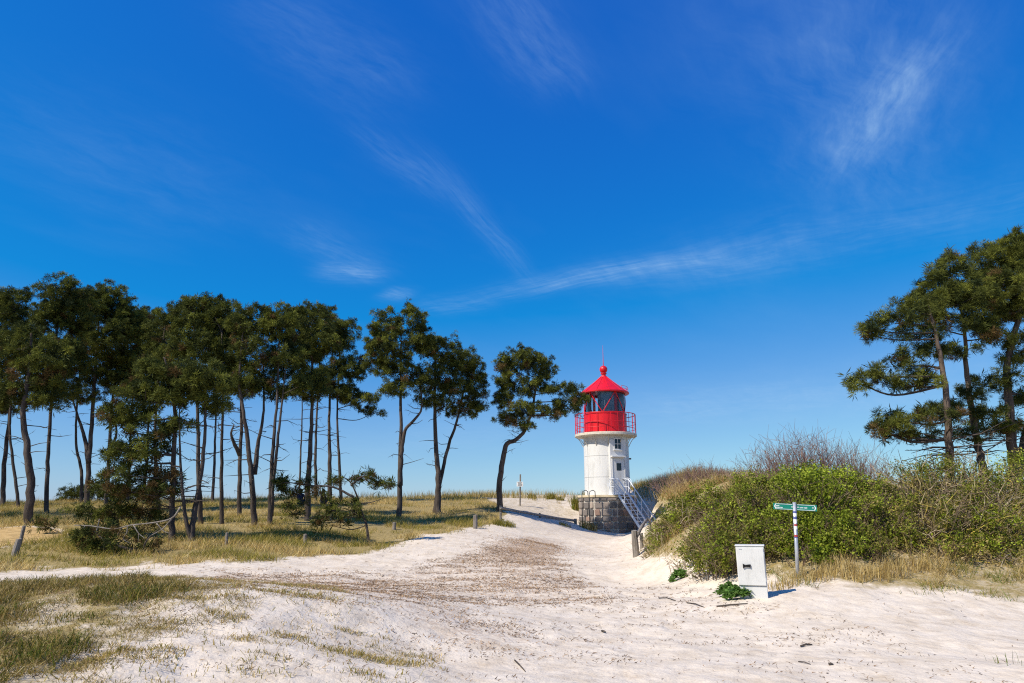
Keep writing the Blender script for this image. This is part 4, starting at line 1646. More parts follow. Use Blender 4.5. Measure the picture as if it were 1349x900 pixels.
pine('pine with a slender side stem behind the low brown brushwood', 41, [[(140, 663), (141, 600), (143, 540), (150, 480), (158, 430)], [(141, 600), (150, 570), (146, 540)]],
     [(165, 425, 26, 28), (182, 432, 18, 22), (160, 475, 26, 20), (166, 508, 28, 13)], 0.13, group=G)
pine('far pine stem half hidden behind brown twigs, left part of the wood', 44, [[(168, 660), (169, 600), (172, 520), (180, 440)]],
     [(178, 465, 24, 24), (187, 422, 16, 18), (170, 500, 20, 14)], 0.11, group=G)
pine('far pine under the dip of the treetops in the left part of the wood', 43, [[(189, 660), (190, 600), (192, 540), (198, 470)]],
     [(200, 455, 22, 24), (194, 498, 22, 16), (212, 440, 12, 14), (208, 520, 24, 12), (196, 425, 14, 12)], 0.12, group=G)
pine('slim pine left of the dark front stem', 36, [[(209, 677), (209, 620), (210, 560), (216, 480), (222, 420)]],
     [(218, 438, 26, 28), (226, 478, 28, 20), (236, 410, 20, 18), (205, 470, 16, 16)], 0.12, group=G, dead=14)
pine('dark front pine with low drooping browned side branches', 24, [[(226, 713), (226, 660), (227, 600), (228, 540), (222, 500), (215, 470)]],
     [(185, 525, 30, 17), (205, 565, 26, 13, 0, .35), (160, 558, 20, 12, 0, .3), (212, 498, 28, 20), (178, 600, 26, 10, 0, .6), (150, 590, 18, 9, 0, .5), (215, 625, 24, 9, 0.3, .7),
      (180, 640, 30, 10, 0, .7), (142, 640, 24, 10, 0.2, .4), (195, 490, 20, 16), (170, 545, 30, 14, 0, .15), (200, 590, 26, 11, 0, .3), (165, 622, 30, 9, 0, .4), (205, 650, 28, 10, 0, .6)], 0.12, group=G, brown=0.2, dead=22, dead_len=1.6, grow=1.30)
pine('front pine forking from the ground into a narrow V', 24, [[(252, 713), (254, 680), (260, 640), (266, 590), (268, 545), (266, 500)], [(252, 713), (246, 680), (243, 640), (240, 590), (238, 540)]],
     [(240, 522, 34, 20), (274, 528, 28, 18), (224, 498, 25, 18), (262, 492, 30, 18), (285, 505, 18, 14), (238, 560, 20, 8)], 0.115, group=G, brown=0.06, dead=16)
pine('slender pine right behind the V forked front stems', 30, [[(265, 690), (265, 630), (266, 560), (262, 480), (258, 420)]],
     [(254, 425, 30, 30), (266, 462, 30, 22), (238, 450, 24, 20), (258, 398, 16, 12), (262, 500, 30, 14)], 0.12, group=G)
pine('far slim pine seen in the gap right of the V forked pine', 43, [[(280, 661), (280, 600), (281, 540), (285, 450)]],
     [(286, 420, 20, 25), (284, 460, 22, 20)], 0.11, group=G)
pine('straight slim pine left of the middle group with short dead twigs', 30, [[(292, 691), (294, 640), (296, 580), (297, 520), (294, 440)]],
     [(292, 425, 26, 28), (302, 468, 28, 22), (280, 405, 14, 12), (300, 504, 28, 12)], 0.105, group=G, dead=16)
pine('dark straight pine standing close left of the leaning forked pine', 34, [[(315, 681), (316, 620), (318, 560), (317, 500), (316, 430)], [(316, 600), (310, 575), (311, 560)]],
     [(316, 438, 20, 28), (308, 485, 24, 16), (312, 515, 26, 10)], 0.125, group=G, dead=14)
pine('leaning pine forking at mid height in the middle of the wood', 29, [[(335, 692), (334, 640), (331, 590), (325, 545), (319, 500), (322, 440)], [(335, 625), (339, 580), (345, 540), (346, 480)]],
     [(326, 426, 24, 25), (337, 466, 30, 22), (350, 422, 20, 22), (315, 500, 24, 13), (340, 505, 22, 11, 0, .3)], 0.135, group=G, brown=0.12, dead=16)
pine('twin stemmed pine leaning right in the middle of the wood', 29, [[(356, 692), (359, 640), (364, 580), (368, 530), (370, 450)], [(357, 680), (362, 640), (370, 575), (375, 530), (380, 470)]],
     [(370, 428, 26, 28), (376, 476, 32, 20), (392, 508, 24, 12), (352, 500, 20, 12, 0, .3), (366, 516, 26, 9)], 0.12, group=G, dead=14)
pine('very thin far pine behind the sitting person', 43.5, [[(394, 661), (395, 600), (397, 540), (396, 450)]],
     [(395, 432, 18, 25), (398, 470, 16, 16)], 0.08, group=G, dead=8)
pine('thick pine at the centre of the right hand stem group', 31, [[(405, 687), (406, 640), (410, 580), (412, 520), (411, 440)]],
     [(408, 422, 28, 22), (398, 460, 30, 24), (426, 452, 24, 22), (410, 500, 28, 13), (385, 425, 14, 14), (412, 520, 28, 9)], 0.165, group=G, brown=0.10, dead=16)
pine('slim far pine just right of the thick central stem', 44, [[(416, 657), (416, 600), (418, 540), (424, 430)]],
     [(425, 418, 18, 16), (420, 498, 22, 13)], 0.13, group=G)
pine('stout far pine second from the right of the dense stems', 44, [[(434, 657), (433, 600), (432, 540), (438, 440)]],
     [(440, 438, 22, 22), (440, 486, 28, 15), (438, 512, 28, 10)], 0.18, group=G)
pine('slender pine at the right end of the dense wood with low dark boughs', 44.5, [[(449, 657), (448, 600), (446, 540), (450, 440)]],
     [(455, 440, 18, 24), (463, 485, 22, 18), (472, 528, 28, 10), (450, 518, 24, 11), (490, 543, 14, 6)], 0.125, group=G, dead=14)
pine('tall forked pine standing alone right of the dense wood', 36, [[(526, 684), (526, 630), (527, 570), (527, 510), (528, 450)], [(527, 640), (529, 600), (534, 568), (548, 552), (556, 535), (552, 490)]],
     [(508, 428, 22, 22), (545, 422, 18, 20), (524, 458, 40, 26), (540, 495, 34, 17), (500, 485, 22, 12), (558, 448, 15, 18), (492, 455, 14, 14), (515, 515, 22, 9), (560, 525, 20, 9)], 0.165, group=G, brown=0.06)
pine('thick stemmed pine next right of the tall forked pine', 38, [[(577, 678), (577, 630), (573, 580), (572, 520), (573, 460)]],
     [(585, 466, 28, 22), (610, 478, 20, 22), (575, 500, 30, 16), (602, 512, 28, 11), (568, 452, 14, 10), (590, 530, 26, 9, 0, .2)], 0.20, group=G, brown=0.08)
pine('pine leaning strongly right from beside the thick stem', 38.7, [[(572, 677), (582, 625), (592, 585), (602, 556), (610, 520), (618, 490)]],
     [(624, 495, 18, 20), (632, 530, 16, 10), (612, 540, 22, 9, 0, .3), (632, 512, 12, 10)], 0.13, group=G, brown=0.15)
pine('bent pine whose right boughs reach the lighthouse lantern', 39, [[(658, 672), (659, 630), (666, 588), (680, 579), (693, 564), (703, 530), (706, 500)]],
     [(688, 474, 24, 16), (714, 486, 20, 18), (670, 496, 18, 22), (664, 526, 15, 12, 0, .4), (700, 510, 22, 12), (694, 540, 30, 10, 0, .5), (733, 512, 20, 7), (757, 512, 12, 9), (748, 534, 22, 11, 0, .2),
      (768, 524, 9, 8), (670, 552, 20, 6, 0, .5), (690, 560, 16, 6, 0, .6), (662, 478, 9, 9), (728, 545, 16, 6, 0, .3)], 0.19, group=G, brown=0.12, dens=1.15, bark='bark_orange', dead=12)

for lab, u, v, Y, bl in (  # unseen pines, added out of view to cast shade on the wood floor
        ('unseen pine added to the wood for shade, standing just outside the left picture edge', -55, 690, 30, [(-55, 420, 38, 34), (-75, 470, 36, 28), (-35, 480, 34, 26)]),
        ('second unseen pine added to the wood for shade, beyond the left picture edge', -130, 700, 27, [(-130, 400, 42, 36), (-155, 455, 40, 30), (-105, 460, 40, 30)]),
        ('third unseen pine added to the wood for shade, beyond the left picture edge', -215, 700, 29, [(-215, 400, 42, 36), (-240, 455, 40, 30), (-190, 460, 40, 30)]),
        ('farther unseen pine added to the wood for shade, beyond the left picture edge', -150, 675, 37, [(-150, 420, 36, 32), (-170, 465, 34, 26), (-125, 470, 34, 26)]),
        ('outermost unseen pine added to the wood for shade, beyond the left picture edge', -330, 700, 30, [(-330, 400, 46, 40), (-360, 455, 44, 32), (-300, 460, 44, 32)])):
    pine(lab, Y, [[(u, v), (u + 3, 600), (u + 2, 500), (u, 420)]], bl, 0.16, group=G, dead=6, dens=0.45)

GR = 'pines behind the shrub bank'
pine('pine with wide flat boughs reaching left over the shrubs', 21, [[(1250, 640), (1247, 590), (1241, 520), (1231, 457), (1222, 410)]],
     [(1148, 430, 18, 9), (1178, 422, 24, 12), (1204, 408, 20, 16), (1136, 504, 20, 9), (1162, 494, 24, 10), (1198, 478, 26, 11), (1232, 462, 20, 11), (1158, 562, 22, 9, 0, .45), (1194, 552, 30, 10, 0, .3),
      (1236, 546, 28, 10, 0, .3), (1210, 440, 26, 9), (1215, 575, 26, 7, .4, .6), (1190, 505, 22, 8), (1215, 500, 20, 9), (1222, 390, 18, 12), (1180, 570, 24, 7, 0, .4), (1150, 440, 16, 8)], 0.15, group=GR, brown=0.14, dens=1.05, bark='bark_orange', dead=26, dead_len=1.7, grow=1.30)
pine('pine with a slim leaning stem in the middle of the group behind the shrubs', 23, [[(1299, 640), (1296, 597), (1290, 543), (1283, 484), (1280, 438), (1268, 390)]],
     [(1230, 376, 26, 18), (1254, 358, 22, 18), (1262, 395, 30, 18), (1226, 410, 24, 14), (1278, 425, 26, 13), (1282, 520, 24, 8), (1302, 548, 26, 9, .3, .2), (1250, 335, 10, 8), (1240, 430, 20, 10), (1270, 575, 24, 7, 0, .3), (1285, 385, 26, 16), (1245, 395, 26, 14), (1300, 440, 24, 12), (1265, 460, 22, 9), (1250, 540, 24, 8, 0, .3)],
     0.15, group=GR, brown=0.10, bark='bark_orange', dead=22, dead_len=1.6, grow=1.30)
pine('thickest pine at the right picture edge behind the tangled shrub', 24, [[(1335, 645), (1333, 609), (1325, 554), (1322, 484), (1338, 414), (1345, 360)]],
     [(1298, 345, 28, 22), (1328, 332, 28, 22), (1352, 325, 26, 20), (1318, 380, 34, 22), (1350, 395, 34, 24), (1372, 362, 34, 30), (1332, 445, 28, 12), (1310, 500, 28, 9), (1350, 520, 28, 11), (1290, 400, 24, 14), (1340, 470, 24, 8), (1310, 420, 26, 14), (1335, 360, 28, 20), (1300, 370, 24, 16), (1310, 560, 26, 8), (1345, 560, 22, 8)],
     0.22, group=GR, brown=0.08, bark='bark_orange', dead=22, dead_len=1.6, grow=1.30)
pine('pine stem leaning right, cut off by the right picture edge', 24.6, [[(1338, 625), (1343, 580), (1356, 530), (1372, 470), (1386, 400)]],
     [(1396, 350, 38, 32), (1402, 415, 38, 26), (1384, 465, 32, 14), (1420, 380, 30, 30)], 0.17, group=GR, bark='bark_orange', dead=10, grow=1.28)

# small leaning pine and low brushwood in front of the wood
pine('small leaning pine with long bare side branches and a bushy green foot', 25.5,
     [[(487, 702), (480, 688), (472, 670), (466, 650), (456, 632), (440, 626)], [(462, 640), (478, 628), (500, 636), (518, 636)], [(466, 655), (440, 642), (410, 640), (380, 636), (366, 640)]],
     [(446, 668, 26, 13, 0, .05), (424, 678, 18, 11, 0, .15), (464, 672, 18, 12, 0, .3), (438, 690, 34, 8, 0, .75), (392, 672, 26, 12, 0, .8), (412, 650, 22, 9, 0, .7), (404, 636, 12, 7, 0, .7), (470, 630, 10, 5, 0, .6),
      (496, 637, 7, 4, 0, .5), (512, 638, 9, 4, 0, .4), (385, 650, 7, 4, 0, .6), (374, 635, 5, 3, 0, .4), (366, 634, 4, 3, 0, .4), (371, 644, 3, 3, 0, .3), (486, 626, 6, 4, 0, .5), (440, 634, 10, 5, 0, .6)],
     0.055, brown=0.6, dens=0.8, grow=1.0, dead=6, group='low pines and brushwood', name='young_pine', tuft=0.13, cat='pine tree')
pine('low spreading pine brushwood, brown and green, at the front of the wood', 21.5, [[(190, 738), (175, 722), (150, 712), (130, 700)], [(190, 738), (200, 715), (215, 695)]],
     [(130, 700, 22, 12, 0, .5), (118, 722, 20, 12, 0, .5), (150, 722, 28, 14, 0, .6), (140, 738, 24, 9, 0, .3), (178, 732, 22, 10, 0, .7), (165, 705, 26, 10, 0, .6), (112, 706, 14, 10, 0, .2), (195, 720, 16, 10, 0, .8)],
     0.07, brown=0.6, dens=1.0, dead=14, group='low pines and brushwood', name='pine_brushwood', tuft=0.14, cat='brushwood')
pine('dark low pine bush behind the bleached fallen branch', 25, [[(155, 690), (150, 678), (130, 672)], [(155, 690), (165, 676), (190, 670)]],
     [(120, 676, 26, 10, 0, .1), (150, 674, 28, 12, 0, .2), (182, 676, 28, 11, 0, .6), (205, 682, 20, 10, 0, .7), (60, 690, 14, 8, .5, .5)],
     0.07, brown=0.3, dens=1.1, dead=3, group='low pines and brushwood', name='pine_bush', tuft=0.14, cat='bush')
pine('dark round bush on the crest seen between the left stems', 47, [[(100, 662), (102, 655)], [(128, 662), (130, 652)]],
     [(100, 652, 16, 9, 0, 0), (128, 648, 22, 10, 0, 0), (158, 652, 20, 9, 0, .1), (85, 657, 12, 6, 0, 0), (185, 654, 16, 8, 0, .1)], 0.06, brown=0.0, dens=1.2, dead=0, group='low pines and brushwood', name='crest_bush', tuft=0.17, cat='bush')


def fallen():
    a = P(100, 693, 21.2)
    root = empty('fallen_branch', (a.x, a.y, H(a.x, a.y)))
    tag(root, 'bleached bare dead branch lying across the brown brushwood', 'dead branch')
    o = Vector(root.location)
    mb = MB()
    Q = lambda u, v, d=0.0: P(u, v, 21.0 + d) - o

    def t(pts, r0_, r1_):
        pp, rr = smooth_poly(pts, [r0_ + (r1_ - r0_) * i / (len(pts) - 1) for i in range(len(pts))], 4)
        mb.tube(pp, rr, 6)
    t([Q(98, 692), Q(120, 693), Q(150, 697), Q(172, 692), Q(200, 689), Q(226, 683), Q(238, 668)], 0.016, 0.026)
    t([Q(168, 693), Q(167, 702), Q(162, 710), Q(172, 716)], 0.02, 0.008)
    t([Q(176, 692), Q(183, 703), Q(192, 710)], 0.02, 0.008)
    t([Q(183, 703), Q(182, 714)], 0.016, 0.008)
    t([Q(160, 696), Q(154, 706)], 0.02, 0.008)
    t([Q(131, 684), Q(129, 693), Q(127, 700)], 0.018, 0.018)
    t([Q(226, 684), Q(214, 697), Q(200, 705)], 0.025, 0.01)
    t([Q(206, 689), Q(216, 700), Q(226, 703)], 0.018, 0.008)
    t([Q(112, 693), Q(108, 699)], 0.016, 0.008)
    mb.build('wood', M['post'], root, smooth=True)


fallen()


# ------------------------------------------------------------------ shrubs on the bank
def shrub(label, blobs, leaf_n, leaf_size, leafcols, stem_n, stemcols, group, name='leafy_shrub', stem_len=1.0, stem_w=0.012, upright=0.6, jitter=0.25, cat='shrub', arch=0.0):
    """blobs: (u,v,ru,rv,Y) masses; leaves grow in sprays along twigs"""
    u0, v0, ru0, rv0, Y0 = blobs[0]
    c0 = P(u0, v0, Y0)
    gz = H(c0.x, c0.y)
    root = empty(name, (c0.x, c0.y, gz))
    tag(root, label, cat, group)
    off = np.array((c0.x, c0.y, gz))
    LV, LC, SV, SF, SC = [], [], [], [], []
    tot = sum(b[2] * b[3] for b in blobs)
    sb = 0
    for (u, v, ru, rv, Y) in blobs:
        s = px(Y)
        c = np.array(P(u, v, Y))
        r = np.array([ru * s, max(0.7 * ru * s, 0.8), rv * s])
        share = ru * rv / tot
        # sprays: short leafy twigs through the shell of the mass
        nl = int(leaf_n * share)
        if nl > 0:
            per = 12
            ns = max(3, nl // per)
            d = rand_dirs(ns)
            d[:, 1] -= 0.25
            d[:, 2] += 0.15
            d /= np.linalg.norm(d, axis=1)[:, None]
            lump = 0.72 + 0.5 * vnoise(d[:, 0] * 3 + c[0] * 1.3, d[:, 2] * 3 + c[2], 21)
            rad = rng.uniform(0.15, 1.0, ns) ** 0.4 * lump
            base = c + d * rad[:, None] * r
            gzv = height(base[:, 0], base[:, 1])
            base[:, 2] = np.maximum(base[:, 2], gzv + rng.uniform(0.03, 0.25, ns))
            # sprays gather into boughs with gaps between them
            nb_ = max(4, int(ns / 26))
            cen = base[rng.integers(0, ns, nb_)]
            dist = ((base[:, None, :] - cen[None, :, :]) ** 2).sum(-1)
            ci = dist.argmin(1)
            base = base + (cen[ci] - base) * rng.uniform(0.25, 0.75, ns)[:, None]
            btone = rng.uniform(0.72, 1.25, nb_)[ci]
            ax = d * 0.6 + np.array([0, -0.1, 0.45]) + rng.normal(size=d.shape) * 0.5
            ax /= np.linalg.norm(ax, axis=1)[:, None]
            t = rng.uniform(0, 1, (ns, per))
            L = rng.uniform(0.18, 0.42, ns)
            pos = base[:, None, :] + ax[:, None, :] * (t * L[:, None])[..., None] + rng.normal(size=(ns, per, 3)) * 0.035
            pos = pos.reshape(-1, 3)
            nrm = rand_dirs(len(pos)) + np.array([0, 0, 0.9])
            nrm /= np.linalg.norm(nrm, axis=1)[:, None]
            R = rot_to(nrm)
            sz = rng.uniform(0.6, 1.25, len(pos)) * leaf_size
            q = np.array([[-0.5, 0, 0], [0, -0.28, -0.06], [0.55, 0, 0], [0, 0.28, -0.06]])
            vv = np.einsum('nij,kj->nki', R, q) * sz[:, None, None] + pos[:, None, :]
            LV.append(vv.reshape(-1, 3))
            cc = pick(leafcols, ns, jitter) * btone[:, None]
            cc = np.repeat(cc, per, axis=0) * rng.uniform(0.75, 1.25, (ns * per, 1))
            LC.append(np.repeat(cc, 4, axis=0))
        # stems and twigs
        n_s = int(stem_n * share)
        if n_s > 0:
            x = c[0] + rng.normal(size=n_s) * r[0] * 0.5
            y = c[1] + rng.uniform(-0.6, 0.6, n_s) * r[1]
            zb = np.maximum(height(x, y) - 0.05, c[2] - r[2] * 1.1)
            zb = zb + rng.uniform(0, 0.5, n_s) * np.maximum(0, c[2] - zb)
            topz = c[2] + r[2] * rng.uniform(0.2, 1.05, n_s) * np.sqrt(np.clip(1 - ((x - c[0]) / (r[0] * 1.3)) ** 2, 0.1, 1))
            hgt = np.maximum(topz - zb, 0.25) * stem_len
            out = np.stack([(x - c[0]) / r[0], (y - c[1]) / r[1], np.zeros(n_s)], 1) * 0.5 + rng.normal(size=(n_s, 3)) * (1 - upright)
            out[:, 2] = 1.0
            P0 = np.stack([x, y, zb], 1)
            pts = [P0]
            dirv = out / np.linalg.norm(out, axis=1)[:, None]
            for k in range(4):
                dirv = dirv + rng.normal(size=dirv.shape) * (0.16 + arch * 0.35) - np.array([0, 0, arch * 0.35 * k])
                dirv /= np.linalg.norm(dirv, axis=1)[:, None]
                pts.append(pts[-1] + dirv * (hgt / 4)[:, None])
            # side twigs
            tw0, tw1, twc = [], [], []
            cc = pick(stemcols, n_s, 0.25)
            segs = [(pts[k], pts[k + 1], stem_w * (1 - 0.22 * k), stem_w * (1 - 0.22 * (k + 1)) + 0.001, cc) for k in range(4)]
            for k in (1, 2, 3):
                tt = rng.uniform(0, 1, (n_s, 1))
                a = pts[k] * (1 - tt) + pts[k + 1] * tt
                dv = dirv * 0.6 + rng.normal(size=dirv.shape) * 0.55
                dv[:, 2] = np.abs(dv[:, 2]) * (1 - arch) + 0.1
                b = a + dv * (hgt * rng.uniform(0.12, 0.3, n_s))[:, None]
                segs.append((a, b, stem_w * 0.55, stem_w * 0.22, cc))
            for a, b, w0, w1, ccol in segs:
                dd = b - a
                dd = dd / (np.linalg.norm(dd, axis=1)[:, None] + 1e-9)
                s1 = np.cross(dd, rand_dirs(n_s))
                s1 /= np.linalg.norm(s1, axis=1)[:, None] + 1e-9
                s2 = np.cross(dd, s1)
                tri = [s1, -0.5 * s1 + 0.866 * s2, -0.5 * s1 - 0.866 * s2]
                ring = [a + q * w0 for q in tri] + [b + q * w1 for q in tri]
                V = np.stack(ring, 1)
                SV.append(V.reshape(-1, 3))
                k0 = np.arange(n_s)[:, None] * 6 + sb
                for (i, j) in ((0, 1), (1, 2), (2, 0)):
                    SF.append(k0 + np.array([[i, j, j + 3, i + 3]]))
                SC.append(np.repeat(ccol, 6, axis=0))
                sb += n_s * 6
    if SV:
        np_mesh('twigs', np.concatenate(SV) - off, np.concatenate(SF), M['stems'], root, np.concatenate(SC))['kind'] = 'stuff'
    if LV:
        V = np.concatenate(LV) - off
        np_mesh('leaves', V, np.arange(len(V)).reshape(-1, 4), M['leaves'], root, np.concatenate(LC))
    return root


LG = [(0.26, 0.32, 0.025), (0.20, 0.26, 0.022), (0.34, 0.39, 0.05), (0.14, 0.18, 0.018)]
LO = [(0.20, 0.205, 0.03), (0.25, 0.225, 0.05), (0.14, 0.15, 0.025), (0.29, 0.23, 0.08)]
BS = [(0.17, 0.12, 0.08), (0.24, 0.18, 0.11), (0.12, 0.085, 0.06)]
PUR = [(0.20, 0.125, 0.125), (0.24, 0.16, 0.14), (0.16, 0.10, 0.09), (0.30, 0.20, 0.14)]
TAN = [(0.42, 0.34, 0.23), (0.34, 0.265, 0.17), (0.26, 0.20, 0.13), (0.46, 0.40, 0.30)]
YEL = [(0.42, 0.33, 0.07), (0.34, 0.26, 0.08), (0.38, 0.31, 0.16), (0.22, 0.17, 0.09)]
GOLD = [(0.42, 0.27, 0.10), (0.36, 0.24, 0.10), (0.30, 0.18, 0.07)]
GB = 'shrubs on the bank'
shrub('low olive brown bramble covering the slope right of the stairs', [(905, 695, 36, 36, 20.5), (882, 714, 26, 24, 21.5), (868, 712, 14, 18, 23), (882, 694, 14, 18, 24), (930, 670, 32, 30, 20), (945, 720, 36, 30, 17.5), (905, 668, 22, 18, 24), (940, 748, 26, 16, 15.5),
      (866, 735, 14, 14, 21), (918, 735, 26, 20, 18)],
      27000, 0.060, LO + LG[:2] + LG[3:], 900, BS + TAN[:1], GB, stem_len=0.9, upright=0.3, arch=0.4, name='bramble_shrub')
shrub('round green shrub behind the grey cabinet', [(985, 680, 42, 40, 16.8), (960, 700, 30, 34, 16.6), (1000, 715, 36, 30, 15.2), (960, 735, 26, 26, 15), (1000, 650, 36, 22, 18)],
      25000, 0.058, LG + LO, 700, BS, GB)
shrub('dense bright green shrub behind the signpost', [(1065, 665, 46, 40, 16), (1040, 700, 34, 32, 15.2), (1085, 705, 38, 32, 15), (1060, 640, 40, 22, 17.5), (1105, 650, 32, 28, 16.8), (1060, 730, 34, 18, 14.5)],
      29000, 0.058, LG, 700, BS, GB)
shrub('green shrub right of the signpost reaching down to dry grass', [(1135, 690, 36, 36, 15.6), (1155, 665, 30, 26, 16.5), (1125, 722, 36, 22, 14.6), (1170, 710, 28, 28, 15.4), (1120, 660, 26, 26, 16.8)],
      19000, 0.056, LG + LO, 600, BS, GB)
shrub('tangled shrub with pale bare branch tips and yellow lichen on its stems', [(1240, 650, 58, 42, 16.5), (1215, 690, 46, 40, 15.4), (1275, 690, 50, 40, 15.4), (1210, 640, 36, 32, 17.5), (1270, 635, 36, 32, 17.6), (1235, 722, 46, 20, 14.7)],
      16000, 0.055, LO + LG[3:] + LG[:1], 900, YEL + BS + TAN[:2], GB, stem_w=0.017, upright=0.25, arch=0.12, name='tangled_shrub', stem_len=1.2)
shrub('leafy shrub with yellowed stems cut by the right picture edge', [(1330, 660, 48, 44, 16), (1310, 705, 46, 34, 15), (1370, 690, 50, 44, 15.5), (1345, 625, 46, 24, 17.5), (1410, 660, 50, 50, 16.5), (1315, 728, 52, 20, 14.5)],
      20000, 0.055, LG + LO, 1000, YEL + TAN, GB, stem_w=0.013, upright=0.3, arch=0.2)
GT = 'bare twiggy shrubs'
shrub('low bare purplish shrub on the dune top beside the stairs', [(905, 631, 32, 17, 37), (930, 626, 28, 18, 36), (880, 637, 22, 12, 39), (950, 632, 26, 15, 34)], 0, 0.03, LO, 560, PUR + TAN[2:3], GT, name='bare_shrub', stem_len=1.05, stem_w=0.012, upright=0.85)
shrub('golden brown dry stems in front of the low purplish shrub', [(920, 645, 34, 14, 30), (955, 640, 32, 16, 28), (985, 640, 26, 14, 26), (890, 650, 20, 9, 34)], 1800, 0.05, LO, 1300, GOLD + DRY, GT, name='dry_shrub', stem_w=0.012, upright=0.85)
shrub('tall bare purplish shrub rising behind the green shrubs', [(1050, 610, 40, 40, 22), (1020, 618, 30, 32, 22.5), (1080, 608, 30, 36, 22), (1000, 630, 24, 22, 23)], 0, 0.03, LO, 430, PUR, GT, name='bare_shrub', stem_len=1.1, stem_w=0.010, upright=0.8)
shrub('small bare grey shrub between the green shrubs and the pines', [(1130, 615, 22, 36, 22), (1155, 630, 24, 28, 21), (1110, 620, 18, 30, 22)], 0, 0.03, LO, 260, PUR + TAN[2:3], GT, name='bare_shrub', stem_len=1.05, stem_w=0.009, upright=0.75)


# ------------------------------------------------------------------ leafy ground plants
def rosette(label, u, v, Y, ru, rv, n_, group):
    c = P(u, v, Y)
    root = empty('leafy_plant', (c.x, c.y, H(c.x, c.y)))
    tag(root, label, 'plant', group)
    s = px(Y)
    V, C = [], []
    mb = MB()
    for i in range(n_):
        r = math.sqrt(random.random())
        a = random.uniform(0, 2 * math.pi)
        x, y = c.x + r * math.cos(a) * ru * s, c.y + r * math.sin(a) * ru * s * 0.6
        z_ = H(x, y)
        st = Vector((x, y, z_ + random.uniform(0, 0.09) + (1 - r) * rv * s * 0.9))
        for k in range(7):
            b_ = random.uniform(0, 2 * math.pi)
            el = random.uniform(0.1, 1.2)
            d = Vector((math.cos(b_) * math.cos(el), math.sin(b_) * math.cos(el), math.sin(el)))
            sd = d.cross(Vector((0, 0, 1))).normalized() * random.uniform(0.016, 0.026)
            L = random.uniform(0.07, 0.13)
            p1 = st + d * L * 0.55 + Vector((0, 0, 0.012))
            p2 = st + d * L + Vector((0, 0, -0.02))
            o = len(V)
            V += [st, p1 - sd, p2, p1 + sd]
            cc = pick([(0.15, 0.28, 0.06), (0.22, 0.36, 0.10), (0.10, 0.19, 0.04)], 1)[0]
            C += [cc] * 4
    off = np.array(root.location)
    V = np.array([tuple(p) for p in V]) - off
    np_mesh('leaves', V, np.arange(len(V)).reshape(-1, 4), M['leaves'], root, np.array(C))


GP = 'leafy green plants on the sand'
rosette('dark green leafy plant spreading at the left foot of the cabinet', 971, 784, 12.4, 17, 10, 130, GP)
rosette('bushy green leafy plant uphill behind the plant at the cabinet foot', 958, 772, 13.0, 13, 9, 80, GP)
rosette('small green leafy plant alone on the sand slope left of the cabinet', 892, 750, 17.0, 12, 9, 80, GP)


# ------------------------------------------------------------------ grass, litter (uncountable)
def grass_obj(name, label, V, Fc, C):
    o = np_mesh(name, V, Fc, M['grass'], None, C)
    o['kind'] = 'stuff'
    o['label'] = label
    return o


def scatter(n_, x0, x1, y0, y1):
    x = rng.uniform(x0, x1, n_)
    y = rng.uniform(y0, y1, n_)
    return x, y, height(x, y)


def clump_noise(x, y, sc, seed):
    return fbm(x * sc, y * sc, 3, seed)


# foreground mound
x, y, z = scatter(260000, -11, 1.5, 3.4, 12.2)
wood, m1, m3, lit, bank, och, crest = masks(x, y, z)
cn = clump_noise(x, y, 1.9, 61)
cn2 = clump_noise(x + y * 0.4, y * 2.4 - x * 0.6, 1.6, 62)
p = np.maximum(m1 ** 1.2 * (0.30 + 1.0 * sstep(0.36, 0.58, cn)) * (0.35 + 0.65 * sstep(0.3, 0.6, cn2)), m3 * (0.8 * sstep(0.51, 0.68, cn2) * sstep(0.33, 0.6, cn) + 0.03))
m1 = m1 > 0.4
k = rng.random(len(x)) < p
x, y, z, m1, cn, cn2 = x[k], y[k], z[k], m1[k], cn[k], cn2[k]
n_ = len(x)
u, v = proj(x, y, z)
greenness = sstep(0.48, 0.66, fbm(x * 0.75, y * 0.75, 2, 63)) * m1
ti = np.where((rng.random(n_) < greenness * 0.55)[:, None], pick(FRESH + OLIVE, n_, 0.25), np.where((rng.random(n_) < 0.62)[:, None], pick(DRY, n_, 0.25), pick(OLIVE, n_, 0.25)))
h = np.where(m1, rng.uniform(0.03, 0.12, n_) * (0.3 + 1.5 * sstep(0.3, 0.7, cn)), rng.uniform(0.02, 0.07, n_))
ti = ti * np.where(m1, 0.78, 1.0)[:, None]
V, Fc, C = blades(x, y, z, h, rng.uniform(0.0025, 0.005, n_), np.where(m1, rng.uniform(0.3, 2.0, n_), rng.uniform(0.6, 2.4, n_)), ti)
grass_obj('mound_grass', 'dry and green grass tufts on the foreground sand mound', V, Fc, C)

# matted short dead grass lying over the mound
x, y, z = scatter(330000, -11, 1.5, 3.4, 12.2)
wood, m1, m3, lit, bank, och, crest = masks(x, y, z)
cn = clump_noise(x, y, 1.5, 161)
cn2 = clump_noise(x + y * 0.4, y * 2.0 - x * 0.6, 1.3, 162)
p = np.maximum(np.maximum(m1, dry_cover(x, y, z)) * (0.10 + 0.9 * sstep(0.35, 0.62, 0.5 * cn + 0.5 * cn2)), m3 * 0.62 * sstep(0.46, 0.66, 0.5 * cn + 0.5 * cn2) * sstep(1.5, -4.0, x))
k = rng.random(len(x)) < p
x, y, z = x[k], y[k], z[k]
n_ = len(x)
ti = np.where((rng.random(n_) < 0.70)[:, None], pick(DRY, n_, 0.35) * 0.8, pick(OLIVE, n_, 0.3))
V, Fc, C = blades(x, y, z, rng.uniform(0.015, 0.075, n_), rng.uniform(0.003, 0.006, n_), rng.uniform(0.6, 3.0, n_), ti, seg=1)
